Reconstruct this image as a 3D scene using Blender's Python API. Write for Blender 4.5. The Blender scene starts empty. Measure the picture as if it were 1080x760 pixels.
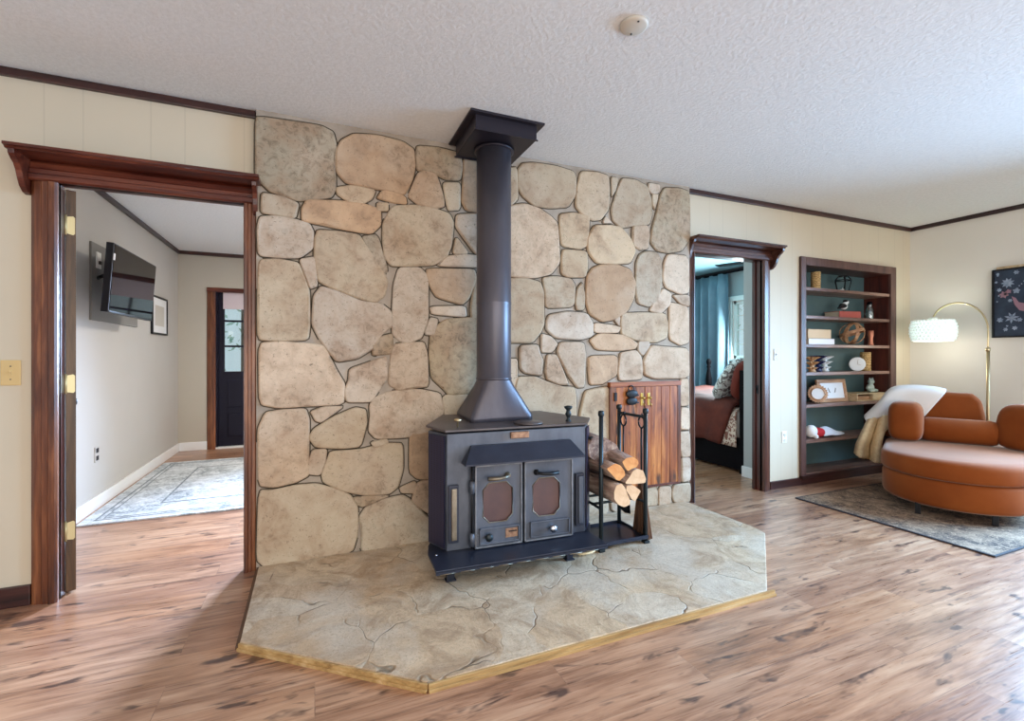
import bpy, bmesh, math, random
from mathutils import Vector, Matrix
from mathutils import noise as mnoise
random.seed(7)
SC = bpy.context.scene
COL = SC.collection
PI = math.pi

# ------------------------------------------------------------------ camera
F, CAM_H, HOR = 495.6, 1.138, 375.3
YAW = math.atan2(208, 495.6)
SN, CS = math.sin(YAW), math.cos(YAW)
cam = bpy.data.cameras.new('camera')
cam.sensor_width = 36
cam.lens = F / 1080 * 36
cam.shift_y = (HOR - 380) / 1080
cam.clip_start = 0.05
co = bpy.data.objects.new('camera', cam)
COL.objects.link(co)
co.location = (0, 0, CAM_H)
co.rotation_euler = (PI / 2, 0, -YAW)
SC.camera = co

def at(px, py, Y):
    """point of the photograph measured on the plane y = Y"""
    a, b = (px - 540) / F, -(py - HOR) / F
    t = Y / (CS - a * SN)
    return Vector(((SN + a * CS) * t, Y, CAM_H + b * t))

# ------------------------------------------------------------------ materials
def lin(c):
    r = []
    for v in c[:3]:
        v /= 255
        r.append(v / 12.92 if v <= .04045 else ((v + .055) / 1.055) ** 2.4)
    return (*r, 1)

class N:
    def __init__(s, name):
        s.m = bpy.data.materials.new(name); s.m.use_nodes = True
        s.t = s.m.node_tree; s.p = s.t.nodes['Principled BSDF']; s.out = s.t.nodes['Material Output']
    def n(s, typ, **kw):
        nd = s.t.nodes.new(typ)
        for k, v in kw.items():
            if k in nd.inputs: nd.inputs[k].default_value = v
            else: setattr(nd, k, v)
        return nd
    def l(s, a, b): s.t.links.new(a, b)
    def coords(s, scale=(1, 1, 1), rot=(0, 0, 0), kind='Object'):
        tc = s.n('ShaderNodeTexCoord'); mp = s.n('ShaderNodeMapping')
        mp.inputs['Scale'].default_value = scale; mp.inputs['Rotation'].default_value = rot
        s.l(tc.outputs[kind], mp.inputs['Vector']); return mp.outputs[0]
    def noise(s, vec, scale, detail=4, rough=.55, dist=0):
        nd = s.n('ShaderNodeTexNoise', Scale=scale, Detail=detail, Roughness=rough, Distortion=dist)
        s.l(vec, nd.inputs['Vector']); return nd.outputs['Fac']
    def ramp(s, fac, stops):
        nd = s.n('ShaderNodeValToRGB'); e = nd.color_ramp.elements
        while len(e) < len(stops): e.new(.5)
        for el, (p, c) in zip(e, stops):
            el.position = p; el.color = c if len(c) == 4 and max(c) <= 1 else lin(c)
        s.l(fac, nd.inputs[0]); return nd.outputs[0]
    def fac(s, fac, a, b, lo=0., hi=1.):
        nd = s.n('ShaderNodeMapRange'); nd.inputs[1].default_value = a; nd.inputs[2].default_value = b
        nd.inputs[3].default_value = lo; nd.inputs[4].default_value = hi
        s.l(fac, nd.inputs[0]); return nd.outputs[0]
    def mix(s, f, a, b, mode='MIX'):
        nd = s.n('ShaderNodeMix', data_type='RGBA', blend_type=mode)
        for val, i in ((f, 0), (a, 6), (b, 7)):
            if hasattr(val, 'is_linked'): s.l(val, nd.inputs[i])
            else: nd.inputs[i].default_value = val if i == 0 else (val if max(val) <= 1 and len(val) == 4 else lin(val))
        return nd.outputs[2]
    def math(s, op, a, b=0.):
        nd = s.n('ShaderNodeMath', operation=op)
        for val, i in ((a, 0), (b, 1)):
            if hasattr(val, 'is_linked'): s.l(val, nd.inputs[i])
            else: nd.inputs[i].default_value = val
        return nd.outputs[0]
    def bump(s, h, strength=.3, dist=.01):
        nd = s.n('ShaderNodeBump', Strength=strength, Distance=dist)
        s.l(h, nd.inputs['Height']); s.l(nd.outputs[0], s.p.inputs['Normal'])
    def col(s, c):
        if hasattr(c, 'is_linked'): s.l(c, s.p.inputs['Base Color'])
        else: s.p.inputs['Base Color'].default_value = lin(c)
    def rough(s, r):
        if hasattr(r, 'is_linked'): s.l(r, s.p.inputs['Roughness'])
        else: s.p.inputs['Roughness'].default_value = r

def plain(name, c, rough=.5, metal=0., c2=None, scale=8., sc3=(1, 1, 1), bump=0., bscale=60., coat=0., spec=None, sheen=0.):
    k = N(name)
    if c2:
        v = k.coords(sc3)
        k.col(k.ramp(k.noise(v, scale, 5, .6), [(.3, lin(c)), (.7, lin(c2))]))
    else: k.col(c)
    k.rough(rough); k.p.inputs['Metallic'].default_value = metal
    if coat: k.p.inputs['Coat Weight'].default_value = coat
    if spec is not None: k.p.inputs['Specular IOR Level'].default_value = spec
    if sheen:
        k.p.inputs['Sheen Weight'].default_value = sheen; k.p.inputs['Sheen Roughness'].default_value = .35; k.p.inputs['Sheen Tint'].default_value = (1, .86, .74, 1)
    if bump:
        k.bump(k.noise(k.coords(), bscale, 3), bump, .004)
    return k.m

def wood(name, dark, mid, light, axis='Z', rough=.4, scale=9., stretch=12., coat=.15):
    k = N(name)
    s = [1, 1, 1]; s['XYZ'.index(axis)] = 1 / stretch
    v = k.coords(tuple(s))
    a = k.noise(v, scale * 2.2, 6, .62, .6); b = k.noise(v, scale * 9, 3, .5)
    f = k.math('ADD', k.math('MULTIPLY', a, .75), k.math('MULTIPLY', b, .25))
    k.col(k.ramp(f, [(.33, lin(dark)), (.5, lin(mid)), (.68, lin(light))]))
    k.rough(rough); k.p.inputs['Coat Weight'].default_value = coat; k.p.inputs['Coat Roughness'].default_value = .25
    k.bump(f, .12, .002)
    return k.m

def glow(name, c, strength, base=None):
    k = N(name); k.col(base or c); k.p.inputs['Emission Color'].default_value = lin(c)
    k.p.inputs['Emission Strength'].default_value = strength; k.rough(.4); return k.m

def glassy(name, tint=(235, 245, 245), gl=.12, rough=.02):
    k = N(name); t = k.n('ShaderNodeBsdfTransparent'); t.inputs[0].default_value = lin(tint)
    g = k.n('ShaderNodeBsdfGlossy'); g.inputs['Roughness'].default_value = rough
    m = k.n('ShaderNodeMixShader'); m.inputs[0].default_value = gl
    k.l(t.outputs[0], m.inputs[1]); k.l(g.outputs[0], m.inputs[2]); k.l(m.outputs[0], k.out.inputs[0]); return k.m

def paint(name, c, groove=True, axis=0, step=.4064, off=.0):
    """painted plywood panelling with thin vertical grooves"""
    k = N(name); v = k.coords()
    base = k.mix(k.fac(k.noise(v, 1.3, 3), .3, .7), tuple(x * .975 for x in c), c)
    if groove:
        sp = k.n('ShaderNodeSeparateXYZ'); k.l(v, sp.inputs[0])
        x = sp.outputs[axis]
        g = None
        for st, o in ((step, off), (step, off + .1016 * 1.4)):
            d = k.math('ABSOLUTE', k.math('SUBTRACT', k.math('FRACT', k.math('DIVIDE', k.math('ADD', x, o + 20 * st), st)), .5))
            w = k.fac(d, 0, .0035 / st, 0, 1)
            g = w if g is None else k.math('MULTIPLY', g, w)
        base = k.mix(g, tuple(x_ * .92 for x_ in c), base)
        k.bump(g, .2, .001)
    k.col(base); k.rough(.62); return k.m

M = {}
M['wall'] = paint('wall_paint', (212, 200, 177))
M['wall_side'] = paint('wall_paint_side', (224, 221, 214), False)
M['wall_hall'] = paint('wall_paint_hall', (190, 187, 182), False)
M['wall_hall_far'] = paint('wall_paint_hall_far', (188, 180, 165), False)
M['wall_bed'] = plain('wall_paint_bedroom', (150, 164, 166), .7)
M['bed_closet'] = plain('closet_paint', (176, 178, 178), .6)

def ceiling_mat(name, c, c2):
    k = N(name); v = k.coords()
    n = k.noise(v, 55, 4, .6)
    k.col(k.mix(k.fac(n, .35, .65), c2, c)); k.rough(.9); k.bump(n, .4, .008); return k.m
M['ceiling'] = ceiling_mat('ceiling_texture', (232, 235, 236), (224, 227, 228))
M['ceiling_bed'] = plain('ceiling_bedroom_paint', (118, 156, 166), .8)

def floor_mat():
    k = N('floor_planks')
    tc = k.n('ShaderNodeTexCoord'); v = tc.outputs['Object']
    br = k.n('ShaderNodeTexBrick', offset=.37, offset_frequency=2, squash=1.)
    for a, b in (('Scale', 1.), ('Mortar Size', .0012), ('Mortar Smooth', .3), ('Brick Width', 1.28), ('Row Height', .178), ('Bias', 0.)):
        br.inputs[a].default_value = b
    br.inputs['Color1'].default_value = (0, 0, 0, 1); br.inputs['Color2'].default_value = (1, 1, 1, 1); br.inputs['Mortar'].default_value = (.5, .5, .5, 1)
    k.l(v, br.inputs['Vector'])
    rnd = br.outputs['Color']
    # a shift of the grain per plank
    cb = k.n('ShaderNodeCombineXYZ'); k.l(k.math('MULTIPLY', rnd, 7.3), cb.inputs[0]); k.l(k.math('MULTIPLY', rnd, 3.1), cb.inputs[1])
    ad = k.n('ShaderNodeVectorMath', operation='ADD'); k.l(v, ad.inputs[0]); k.l(cb.outputs[0], ad.inputs[1])
    def mp(sc):
        m = k.n('ShaderNodeMapping'); m.inputs['Scale'].default_value = sc; k.l(ad.outputs[0], m.inputs[0]); return m.outputs[0]
    g1 = k.noise(mp((1.1, 9, 1)), 2.2, 6, .6, .7)
    g2 = k.noise(mp((2.5, 60, 1)), 2.5, 3, .55)
    g3 = k.noise(mp((1.0, 2.6, 1)), 1.3, 3, .5)
    f = k.math('ADD', k.math('MULTIPLY', g1, .55), k.math('ADD', k.math('MULTIPLY', g2, .2), k.math('MULTIPLY', g3, .25)))
    base = k.ramp(f, [(.30, lin((96, 66, 50))), (.42, lin((152, 114, 90))), (.53, lin((188, 149, 122))), (.68, lin((216, 183, 156)))])
    tint = k.ramp(rnd, [(0., lin((222, 205, 196))), (.5, lin((255, 250, 244))), (1., lin((240, 222, 204)))])
    base = k.mix(1., base, tint, 'MULTIPLY')
    # knots and dark streaks
    kn = k.noise(mp((3.2, 11, 1)), 1.5, 3, .6, .35)
    base = k.mix(k.fac(kn, .585, .68, 0, .9), base, (74, 52, 46))
    st = k.noise(mp((1.3, 24, 1)), 1.6, 4, .6, .5)
    base = k.mix(k.fac(st, .56, .69, 0, .6), base, (92, 64, 56))
    seam = br.outputs['Fac']
    base = k.mix(k.math('MULTIPLY', seam, .32), base, (70, 48, 38))
    k.col(base)
    k.rough(k.fac(g2, .3, .7, .26, .42)); k.p.inputs['Coat Weight'].default_value = .45; k.p.inputs['Coat Roughness'].default_value = .27
    k.bump(k.math('SUBTRACT', k.math('MULTIPLY', f, .5), k.math('MULTIPLY', seam, .5)), .12, .004)
    return k.m
M['floor'] = floor_mat()

def stone_mat(name):
    k = N(name); v = k.coords()
    at_ = k.n('ShaderNodeVertexColor', layer_name='Col')
    big = k.noise(v, 5.5, 5, .62, .4); fine = k.noise(v, 24, 7, .72, .8); speck = k.noise(v, 85, 3, .6, 1.)
    c = k.mix(k.fac(big, .40, .64, 0, .6), at_.outputs[0], (160, 128, 100))
    c = k.mix(k.fac(k.noise(v, 3.1, 4, .6), .50, .70, 0, .5), c, (196, 180, 160))
    c = k.mix(k.math('MULTIPLY', k.fac(big, .52, .7), k.fac(fine, .46, .68, 0, .8)), c, (122, 104, 84))
    c = k.mix(k.math('MULTIPLY', k.fac(fine, .48, .70, 0, .8), at_.outputs['Alpha']), c, (112, 98, 78))
    c = k.mix(k.fac(speck, .61, .70, 0, .65), c, (92, 76, 60))
    k.col(c); k.rough(.85)
    k.bump(k.math('ADD', big, k.math('MULTIPLY', fine, .5)), .4, .010)
    return k.m
M['stone'] = stone_mat('wall_stone_faces')
M['groove'] = plain('joint_shadow_line', (56, 48, 38), .95, c2=(96, 86, 70), scale=9)  # dark tone that paints contact shadow into the stone joints
M['mortar'] = plain('mortar', (146, 134, 120), .95, c2=(184, 172, 158), scale=5, bump=.5, bscale=50)

def hearth_mat():
    k = N('hearth_flagstone'); v = k.coords()
    nz = k.n('ShaderNodeTexNoise', Scale=2.6, Detail=3); k.l(v, nz.inputs['Vector'])
    sb = k.n('ShaderNodeVectorMath', operation='SUBTRACT'); k.l(nz.outputs['Color'], sb.inputs[0]); sb.inputs[1].default_value = (.5, .5, .5)
    sc = k.n('ShaderNodeVectorMath', operation='SCALE'); k.l(sb.outputs[0], sc.inputs[0]); sc.inputs['Scale'].default_value = .38
    ad = k.n('ShaderNodeVectorMath', operation='ADD'); k.l(v, ad.inputs[0]); k.l(sc.outputs[0], ad.inputs[1])
    vo = k.n('ShaderNodeTexVoronoi', feature='DISTANCE_TO_EDGE', Scale=2.9); k.l(ad.outputs[0], vo.inputs['Vector'])
    vc = k.n('ShaderNodeTexVoronoi', feature='F1', Scale=2.9); k.l(ad.outputs[0], vc.inputs['Vector'])
    cell = k.ramp(vc.outputs['Color'], [(0., lin((212, 188, 156))), (.35, lin((218, 204, 182))), (.65, lin((202, 176, 146))), (1., lin((216, 192, 160)))])
    cloud = k.noise(v, 4.2, 8, .72, 1.6); fine = k.noise(v, 40, 4, .65)
    c = k.mix(k.fac(cloud, .42, .62, 0, .75), cell, (156, 130, 104))
    c = k.mix(k.fac(k.noise(v, 2.2, 4, .6), .48, .62, 0, .6), c, (212, 202, 186))
    c = k.mix(k.fac(k.noise(v, 95, 5, .7, 1.2), .50, .66, 0, .5), c, (134, 112, 86))
    brk = k.noise(v, 4, 2)
    j = k.math('MULTIPLY', k.fac(vo.outputs['Distance'], .003, .012, 1, 0), k.fac(brk, .46, .60))
    c = k.mix(k.math('MULTIPLY', j, .75), c, (96, 84, 68))
    k.col(c); k.rough(k.fac(cloud, .3, .7, .45, .7))
    k.bump(k.math('SUBTRACT', k.math('ADD', cloud, k.math('MULTIPLY', fine, .3)), j), .5, .012)
    return k.m
M['hearth'] = hearth_mat()

# stained woods
M['casing_v'] = wood('stained_casing_upright', (56, 27, 17), (108, 60, 36), (156, 100, 64), 'Z', .34)
M['casing_h'] = wood('stained_casing_level', (44, 16, 11), (84, 34, 22), (122, 62, 40), 'X', .34)
M['casing_v2'] = wood('dark_casing_upright', (44, 24, 20), (82, 48, 38), (116, 78, 62), 'Z', .32)
M['casing_h2'] = wood('dark_casing_level', (40, 22, 19), (74, 44, 36), (112, 78, 64), 'X', .32)
M['dark_trim'] = wood('dark_stained_trim', (34, 16, 14), (58, 28, 24), (80, 42, 34), 'X', .4)
M['dark_trim_y'] = wood('dark_stained_trim_side', (22, 12, 14), (38, 20, 22), (60, 34, 34), 'Y', .4)
M['jamb'] = wood('stained_jamb', (30, 12, 10), (64, 26, 18), (96, 44, 30), 'Z', .32)
M['door_edge'] = wood('door_edge_wood', (56, 36, 20), (90, 62, 36), (116, 84, 50), 'Z', .5)
M['shelf_frame'] = wood('bookcase_frame_wood', (58, 36, 34), (88, 60, 54), (112, 82, 72), 'Z', .45)
M['shelf_board'] = wood('bookcase_shelf_wood', (82, 54, 46), (124, 92, 80), (158, 126, 112), 'X', .4)
M['shelf_side'] = wood('bookcase_side_wood', (48, 18, 14), (78, 32, 24), (98, 46, 34), 'Z', .45)
M['shelf_back'] = plain('bookcase_back_paint', (92, 118, 120), .6, c2=(82, 108, 112), scale=3)
def pine():
    k = N('knotty_pine'); v = k.coords((1, 1, .11))
    a = k.noise(v, 22, 6, .6, .7); b = k.noise(k.coords((1, 1, .45)), 13, 2, .5, .3)
    c = k.ramp(a, [(.3, lin((92, 42, 15))), (.48, lin((152, 82, 34))), (.68, lin((196, 126, 64)))])
    at_ = k.n('ShaderNodeVertexColor', layer_name='Col'); c = k.mix(1., c, at_.outputs[0], 'MULTIPLY')
    c = k.mix(k.fac(b, .62, .72, 0, .9), c, (52, 28, 18))
    k.col(c); k.rough(.5); return k.m
M['pine'] = pine()
M['pine_frame'] = wood('pine_frame', (104, 46, 18), (146, 76, 34), (180, 110, 56), 'X', .5, coat=0)
M['edge_trim'] = wood('hearth_edge_wood', (136, 104, 62), (186, 152, 100), (216, 188, 142), 'X', .5)
M['edge_trim_dark'] = wood('hearth_edge_wood_dark', (70, 48, 34), (104, 76, 56), (132, 100, 76), 'Y', .55)
# metals
M['iron'] = plain('stove_iron', (104, 111, 124), .4, .3, c2=(58, 62, 73), scale=4.5, sc3=(1, 1, .5), bump=.12, bscale=90)
M['iron_dark'] = plain('stove_iron_dark', (50, 56, 72), .36, .3, c2=(36, 40, 54), scale=6)
M['iron_top'] = plain('stove_top_iron', (100, 92, 92), .36, .3, c2=(74, 70, 74), scale=5)
M['flue'] = plain('flue_metal', (96, 94, 102), .38, .45, c2=(70, 66, 76), scale=4, sc3=(1, 1, .3))
M['cap'] = plain('flue_cap_metal', (44, 40, 50), .4, .4)
M['iron_edge'] = plain('stove_worn_edge', (138, 140, 146), .4, .4, c2=(86, 90, 98), scale=11)
M['rack'] = plain('rack_iron', (42, 50, 54), .42, .55)
M['black'] = plain('black_iron', (24, 24, 28), .45, .4)
M['brass'] = plain('brass', (196, 164, 92), .28, 1.)
M['brass_pale'] = plain('pale_brass', (208, 192, 146), .4, .6)
M['gold'] = plain('brushed_gold', (204, 186, 148), .32, .85)
M['chrome'] = plain('bright_steel', (200, 200, 205), .2, 1.)
M['copper_plate'] = plain('copper_nameplate', (176, 140, 112), .45, .4, c2=(128, 92, 74), scale=60)
M['worn'] = plain('worn_bright_edge', (150, 140, 124), .4, .7, c2=(104, 92, 76), scale=14)
M['stove_glass'] = plain('sooty_stove_glass', (98, 70, 66), .22, 0., c2=(74, 54, 58), scale=5, spec=.6)
def mesh_panel():
    k = N('perforated_side'); v = k.coords()
    vo = k.n('ShaderNodeTexVoronoi', feature='F1', Scale=95., Randomness=0.); k.l(v, vo.inputs['Vector'])
    k.col(k.mix(k.fac(vo.outputs['Distance'], .2, .4), (10, 10, 16), (44, 44, 74))); k.rough(.4); k.p.inputs['Metallic'].default_value = .4; return k.m
M['perforated'] = mesh_panel()
# logs
def bark():
    k = N('log_bark'); v = k.coords((1, .16, 1)); a = k.noise(v, 26, 5, .65, .6)
    k.col(k.ramp(a, [(.3, lin((78, 60, 54))), (.5, lin((144, 118, 106))), (.7, lin((196, 174, 156)))])); k.rough(.9); k.bump(a, .8, .012); return k.m
M['bark'] = bark()
def endgrain(name, a, b):
    k = N(name); v = k.coords(); n = k.noise(v, 14, 5, .6, .8)
    k.col(k.ramp(n, [(.3, lin(a)), (.65, lin(b))])); k.rough(.8); k.bump(n, .2, .004); return k.m
M['end_orange'] = endgrain('log_end_orange', (196, 120, 62), (226, 164, 100))
M['end_pale'] = endgrain('log_end_pale', (204, 162, 122), (226, 190, 152))
# fabrics
M['velvet'] = plain('rust_velvet', (120, 58, 20), .8, c2=(138, 72, 28), scale=3, sheen=.38, spec=.15)
M['white_throw'] = plain('white_throw', (238, 240, 240), .9, bump=.4, bscale=90, sheen=.3)
M['beige_throw'] = plain('beige_knit', (246, 226, 186), .95, c2=(228, 200, 154), scale=40, bump=.9, bscale=70)
def rug(name, c1, c2, c3, sc):
    k = N(name); v = k.coords(); a = k.noise(v, sc, 6, .7, .6); b = k.noise(v, sc * .22, 3, .55); f2 = k.noise(v, sc * 5, 2, .6)
    c = k.ramp(k.math('ADD', k.math('MULTIPLY', a, .6), k.math('MULTIPLY', f2, .4)), [(.36, lin(c1)), (.5, lin(c2)), (.62, lin(c3))])
    c = k.mix(k.fac(b, .42, .62, 0, .45), c, c3); k.col(c); k.rough(.95); k.bump(f2, .4, .006); return k.m
M['rug_hall'] = rug('rug_hall_pile', (96, 104, 112), (178, 186, 192), (226, 230, 234), 11)
M['rug_living'] = rug('rug_living_pile', (42, 33, 30), (100, 82, 70), (178, 150, 124), 30)
M['rug_edge'] = plain('rug_binding', (58, 56, 62), .9)
M['rug_line'] = plain('rug_dark_border_line', (96, 104, 112), .95, c2=(150, 158, 164), scale=14)
M['curtain'] = plain('teal_curtain', (126, 156, 170), .8, c2=(110, 142, 158), scale=5)
M['comforter'] = plain('rust_comforter', (70, 22, 13), .85, c2=(100, 42, 27), scale=6, bump=.4, bscale=30)
M['sham'] = plain('rust_sham', (104, 36, 22), .85)
M['dark_wood'] = plain('near_black_wood', (10, 7, 11), .75, spec=.1)
def pattern(name, bg, fg, sc):
    k = N(name); v = k.coords(); k.col(k.mix(k.fac(k.noise(v, sc, 3, .5, 1.2), .48, .54), bg, fg)); k.rough(.9); return k.m
M['pillow_pat'] = pattern('patterned_pillowcase', (222, 230, 228), (112, 108, 108), 22)
M['sheet_pat'] = pattern('patterned_sheet', (214, 196, 180), (130, 84, 72), 30)
# small stuff
M['white'] = plain('white_paint', (236, 236, 232), .5)
M['white_trim'] = plain('white_baseboard_paint', (236, 238, 240), .4)
M['ivory'] = plain('ivory_plastic', (216, 186, 128), .4)
M['plate_grey'] = plain('outlet_plate', (196, 192, 184), .4)
M['cover'] = plain('cover_plate_paint', (206, 200, 188), .6)
M['navy_door'] = plain('navy_door_paint', (14, 10, 30), .45, spec=.25)
M['screen'] = plain('tv_screen', (6, 5, 12), .05, spec=.2)
M['tv_black'] = plain('tv_plastic', (16, 15, 22), .4)
M['shadow_leaf_grey'] = plain('shadow_and_leaf_grey', (128, 126, 122), .6)  # grey of the painted television shadow, shared with the printed leaf marks
M['paper'] = plain('white_paper', (228, 230, 232), .7)
M['window_frame'] = plain('window_frame_paint', (222, 234, 230), .5)
M['glass'] = glassy('window_glass', gl=.06)
M['blind'] = plain('pale_blind', (210, 198, 204), .8)
M['navy_print'] = plain('navy_print', (26, 36, 56), .6, c2=(44, 60, 82), scale=9)
M['print_white'] = plain('print_white_ink', (158, 172, 194), .7, c2=(112, 128, 152), scale=40)
M['print_pink'] = plain('print_pink_ink', (150, 116, 132), .7)
M['pale_wood'] = wood('pale_wood', (176, 148, 112), (206, 182, 144), (226, 206, 172), 'X', .5, coat=0)
M['bent_wood'] = wood('bent_wood', (140, 98, 68), (184, 140, 104), (214, 176, 138), 'X', .5, coat=0)
def weave():
    k = N('woven_rattan'); v = k.coords((1, 1, 1)); w = k.n('ShaderNodeTexWave', wave_type='BANDS', bands_direction='Z', Scale=20., Distortion=6.); k.l(v, w.inputs['Vector'])
    w.inputs['Detail Scale'].default_value = 5.
    k.col(k.mix(w.outputs['Fac'], (150, 112, 60), (222, 188, 130))); k.rough(.7); k.bump(w.outputs['Fac'], .6, .006); return k.m
M['weave'] = weave()
M['book_red'] = plain('faded_red_cloth', (176, 88, 78), .8)
M['book_beige'] = plain('beige_book_cloth', (214, 184, 148), .8)
M['book_white'] = plain('white_book_cloth', (232, 228, 226), .7)
M['pages'] = plain('book_pages', (214, 202, 178), .9)
M['navy'] = plain('navy_ceramic', (28, 34, 78), .4)
M['tan'] = plain('tan_ceramic', (198, 160, 118), .6, c2=(166, 122, 80), scale=20)
M['porcelain'] = plain('white_porcelain', (232, 238, 240), .35)
M['figure'] = plain('pale_green_ceramic', (214, 228, 222), .35, c2=(150, 170, 164), scale=30)
M['copper'] = plain('copper_rose', (200, 130, 104), .4, .4)
M['red_cloth'] = plain('red_cloth', (190, 34, 44), .85)
M['pale_cloth'] = plain('pale_cloth', (214, 222, 236), .9)
M['cotton'] = plain('cotton_white', (240, 240, 238), .95)
M['straw'] = plain('broom_straw', (120, 84, 58), .9, c2=(84, 56, 40), scale=30, sc3=(1, 1, .1), bump=.8, bscale=120)
M['jar_glass'] = glassy('jar_glass', (190, 205, 205), .25, .05)
M['shade_cloth'] = None
M['shade_cloth'] = glow('shade_cloth', (210, 232, 224), .6)
M['crystal'] = glow('lit_crystal', (230, 248, 241), 1.0, (225, 238, 234))
M['diffuser'] = glow('lit_diffuser', (236, 252, 244), 2.6)
M['leaf'] = plain('tree_leaf', (200, 222, 208), .8, c2=(170, 200, 184), scale=3)
M['trunk'] = plain('tree_trunk', (110, 96, 84), .9)
# ------------------------------------------------------------------ geometry helpers
def xf(bm, vs, mtx):
    if mtx is not None: bmesh.ops.transform(bm, matrix=mtx, verts=vs)

def box(bm, x0, x1, y0, y1, z0, z1, bevel=0., mi=0, mtx=None):
    v = [bm.verts.new(p) for p in ((x0, y0, z0), (x1, y0, z0), (x1, y1, z0), (x0, y1, z0), (x0, y0, z1), (x1, y0, z1), (x1, y1, z1), (x0, y1, z1))]
    fs = [bm.faces.new([v[i] for i in q]) for q in ((0, 3, 2, 1), (4, 5, 6, 7), (0, 1, 5, 4), (1, 2, 6, 5), (2, 3, 7, 6), (3, 0, 4, 7))]
    for f in fs: f.material_index = mi
    if bevel:
        r = bmesh.ops.bevel(bm, geom=list({e for f in fs for e in f.edges}), offset=bevel, segments=2, profile=.6, affect='EDGES')
        for f in r['faces']: f.material_index = mi
        v = list({w for f in r['faces'] for w in f.verts} | {w for w in v if w.is_valid})
    xf(bm, v, mtx)

def prism(bm, poly, a, b, axis='Z', mi=0, mtx=None, cap_mi=None, bevel=0.):
    """poly of 2-D points pushed from a to b along an axis"""
    def P(u, v, w): return {'Z': (u, v, w), 'Y': (u, w, v), 'X': (w, u, v)}[axis]
    lo = [bm.verts.new(P(u, v, a)) for u, v in poly]; hi = [bm.verts.new(P(u, v, b)) for u, v in poly]
    n = len(poly); fs = []
    for i in range(n): fs.append(bm.faces.new((lo[i], lo[(i + 1) % n], hi[(i + 1) % n], hi[i])))
    c = [bm.faces.new(lo[::-1]), bm.faces.new(hi)]
    for f in fs: f.material_index = mi
    for f in c: f.material_index = mi if cap_mi is None else cap_mi
    bmesh.ops.recalc_face_normals(bm, faces=fs + c)
    vs = lo + hi
    if bevel:
        r = bmesh.ops.bevel(bm, geom=list({e for f in fs + c for e in f.edges}), offset=bevel, segments=2, profile=.6, affect='EDGES')
        vs = list({w for f in r['faces'] for w in f.verts} | {w for w in vs if w.is_valid})
    xf(bm, vs, mtx)

def lathe(bm, prof, o=(0, 0, 0), n=24, mi=0, mtx=None, smooth=True, axis='Z'):
    rings = []
    for r, z in prof:
        ring = []
        for i in range(n):
            t = 2 * PI * i / n; c, s = max(r, 1e-4) * math.cos(t), max(r, 1e-4) * math.sin(t)
            p = {'Z': (c, s, z), 'Y': (c, z, s), 'X': (z, c, s)}[axis]
            ring.append(bm.verts.new((o[0] + p[0], o[1] + p[1], o[2] + p[2])))
        rings.append(ring)
    fs = []
    for a, b in zip(rings, rings[1:]):
        for i in range(n):
            f = bm.faces.new((a[i], a[(i + 1) % n], b[(i + 1) % n], b[i])); f.smooth = smooth; fs.append(f)
    fs.append(bm.faces.new(rings[0][::-1])); fs.append(bm.faces.new(rings[-1]))
    for f in fs: f.material_index = mi
    bmesh.ops.recalc_face_normals(bm, faces=fs)
    xf(bm, [v for r in rings for v in r], mtx)

def tube(bm, pts, r, n=10, mi=0, closed=False, smooth=True, flat=None):
    """a round (or flattened) bar along a path"""
    pts = [Vector(p) for p in pts]; rings = []; m = len(pts)
    ref = Vector((0, 0, 1))
    for i, p in enumerate(pts):
        if closed: t = pts[(i + 1) % m] - pts[i - 1]
        else: t = pts[min(i + 1, m - 1)] - pts[max(i - 1, 0)]
        t.normalize()
        u = t.cross(ref)
        if u.length < .05: u = t.cross(Vector((1, 0, 0)))
        u.normalize(); w = t.cross(u)
        rr = r[i] if isinstance(r, (list, tuple)) else r
        ru, rw = (rr, rr) if flat is None else flat
        rings.append([bm.verts.new(p + u * ru * math.cos(2 * PI * k / n) + w * rw * math.sin(2 * PI * k / n)) for k in range(n)])
    fs = []
    for a, b in (zip(rings, rings[1:] + rings[:1]) if closed else zip(rings, rings[1:])):
        for k in range(n):
            f = bm.faces.new((a[k], a[(k + 1) % n], b[(k + 1) % n], b[k])); f.smooth = smooth; fs.append(f)
    if not closed: fs += [bm.faces.new(rings[0][::-1]), bm.faces.new(rings[-1])]
    for f in fs: f.material_index = mi
    bmesh.ops.recalc_face_normals(bm, faces=fs)

def ball(bm, c, r, n=14, mi=0, p=1., mtx=None, m=None):
    """ellipsoid; p < 1 squares it off like a stuffed cushion"""
    r = (r, r, r) if not isinstance(r, (list, tuple)) else r
    m = m or n // 2 + 2
    pw = lambda v: math.copysign(abs(v) ** p, v)
    top = bm.verts.new((c[0], c[1], c[2] + r[2])); bot = bm.verts.new((c[0], c[1], c[2] - r[2])); rings = []
    for j in range(1, m):
        a = PI / 2 - PI * j / m
        rings.append([bm.verts.new((c[0] + r[0] * pw(math.cos(a)) * pw(math.cos(2 * PI * i / n)), c[1] + r[1] * pw(math.cos(a)) * pw(math.sin(2 * PI * i / n)), c[2] + r[2] * pw(math.sin(a)))) for i in range(n)])
    fs = []
    for i in range(n):
        fs.append(bm.faces.new((top, rings[0][i], rings[0][(i + 1) % n]))); fs.append(bm.faces.new((bot, rings[-1][(i + 1) % n], rings[-1][i])))
        for a, b in zip(rings, rings[1:]): fs.append(bm.faces.new((a[i], b[i], b[(i + 1) % n], a[(i + 1) % n])))
    for f in fs: f.smooth = True; f.material_index = mi
    bmesh.ops.recalc_face_normals(bm, faces=fs)
    xf(bm, [top, bot] + [v for q in rings for v in q], mtx)

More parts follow.
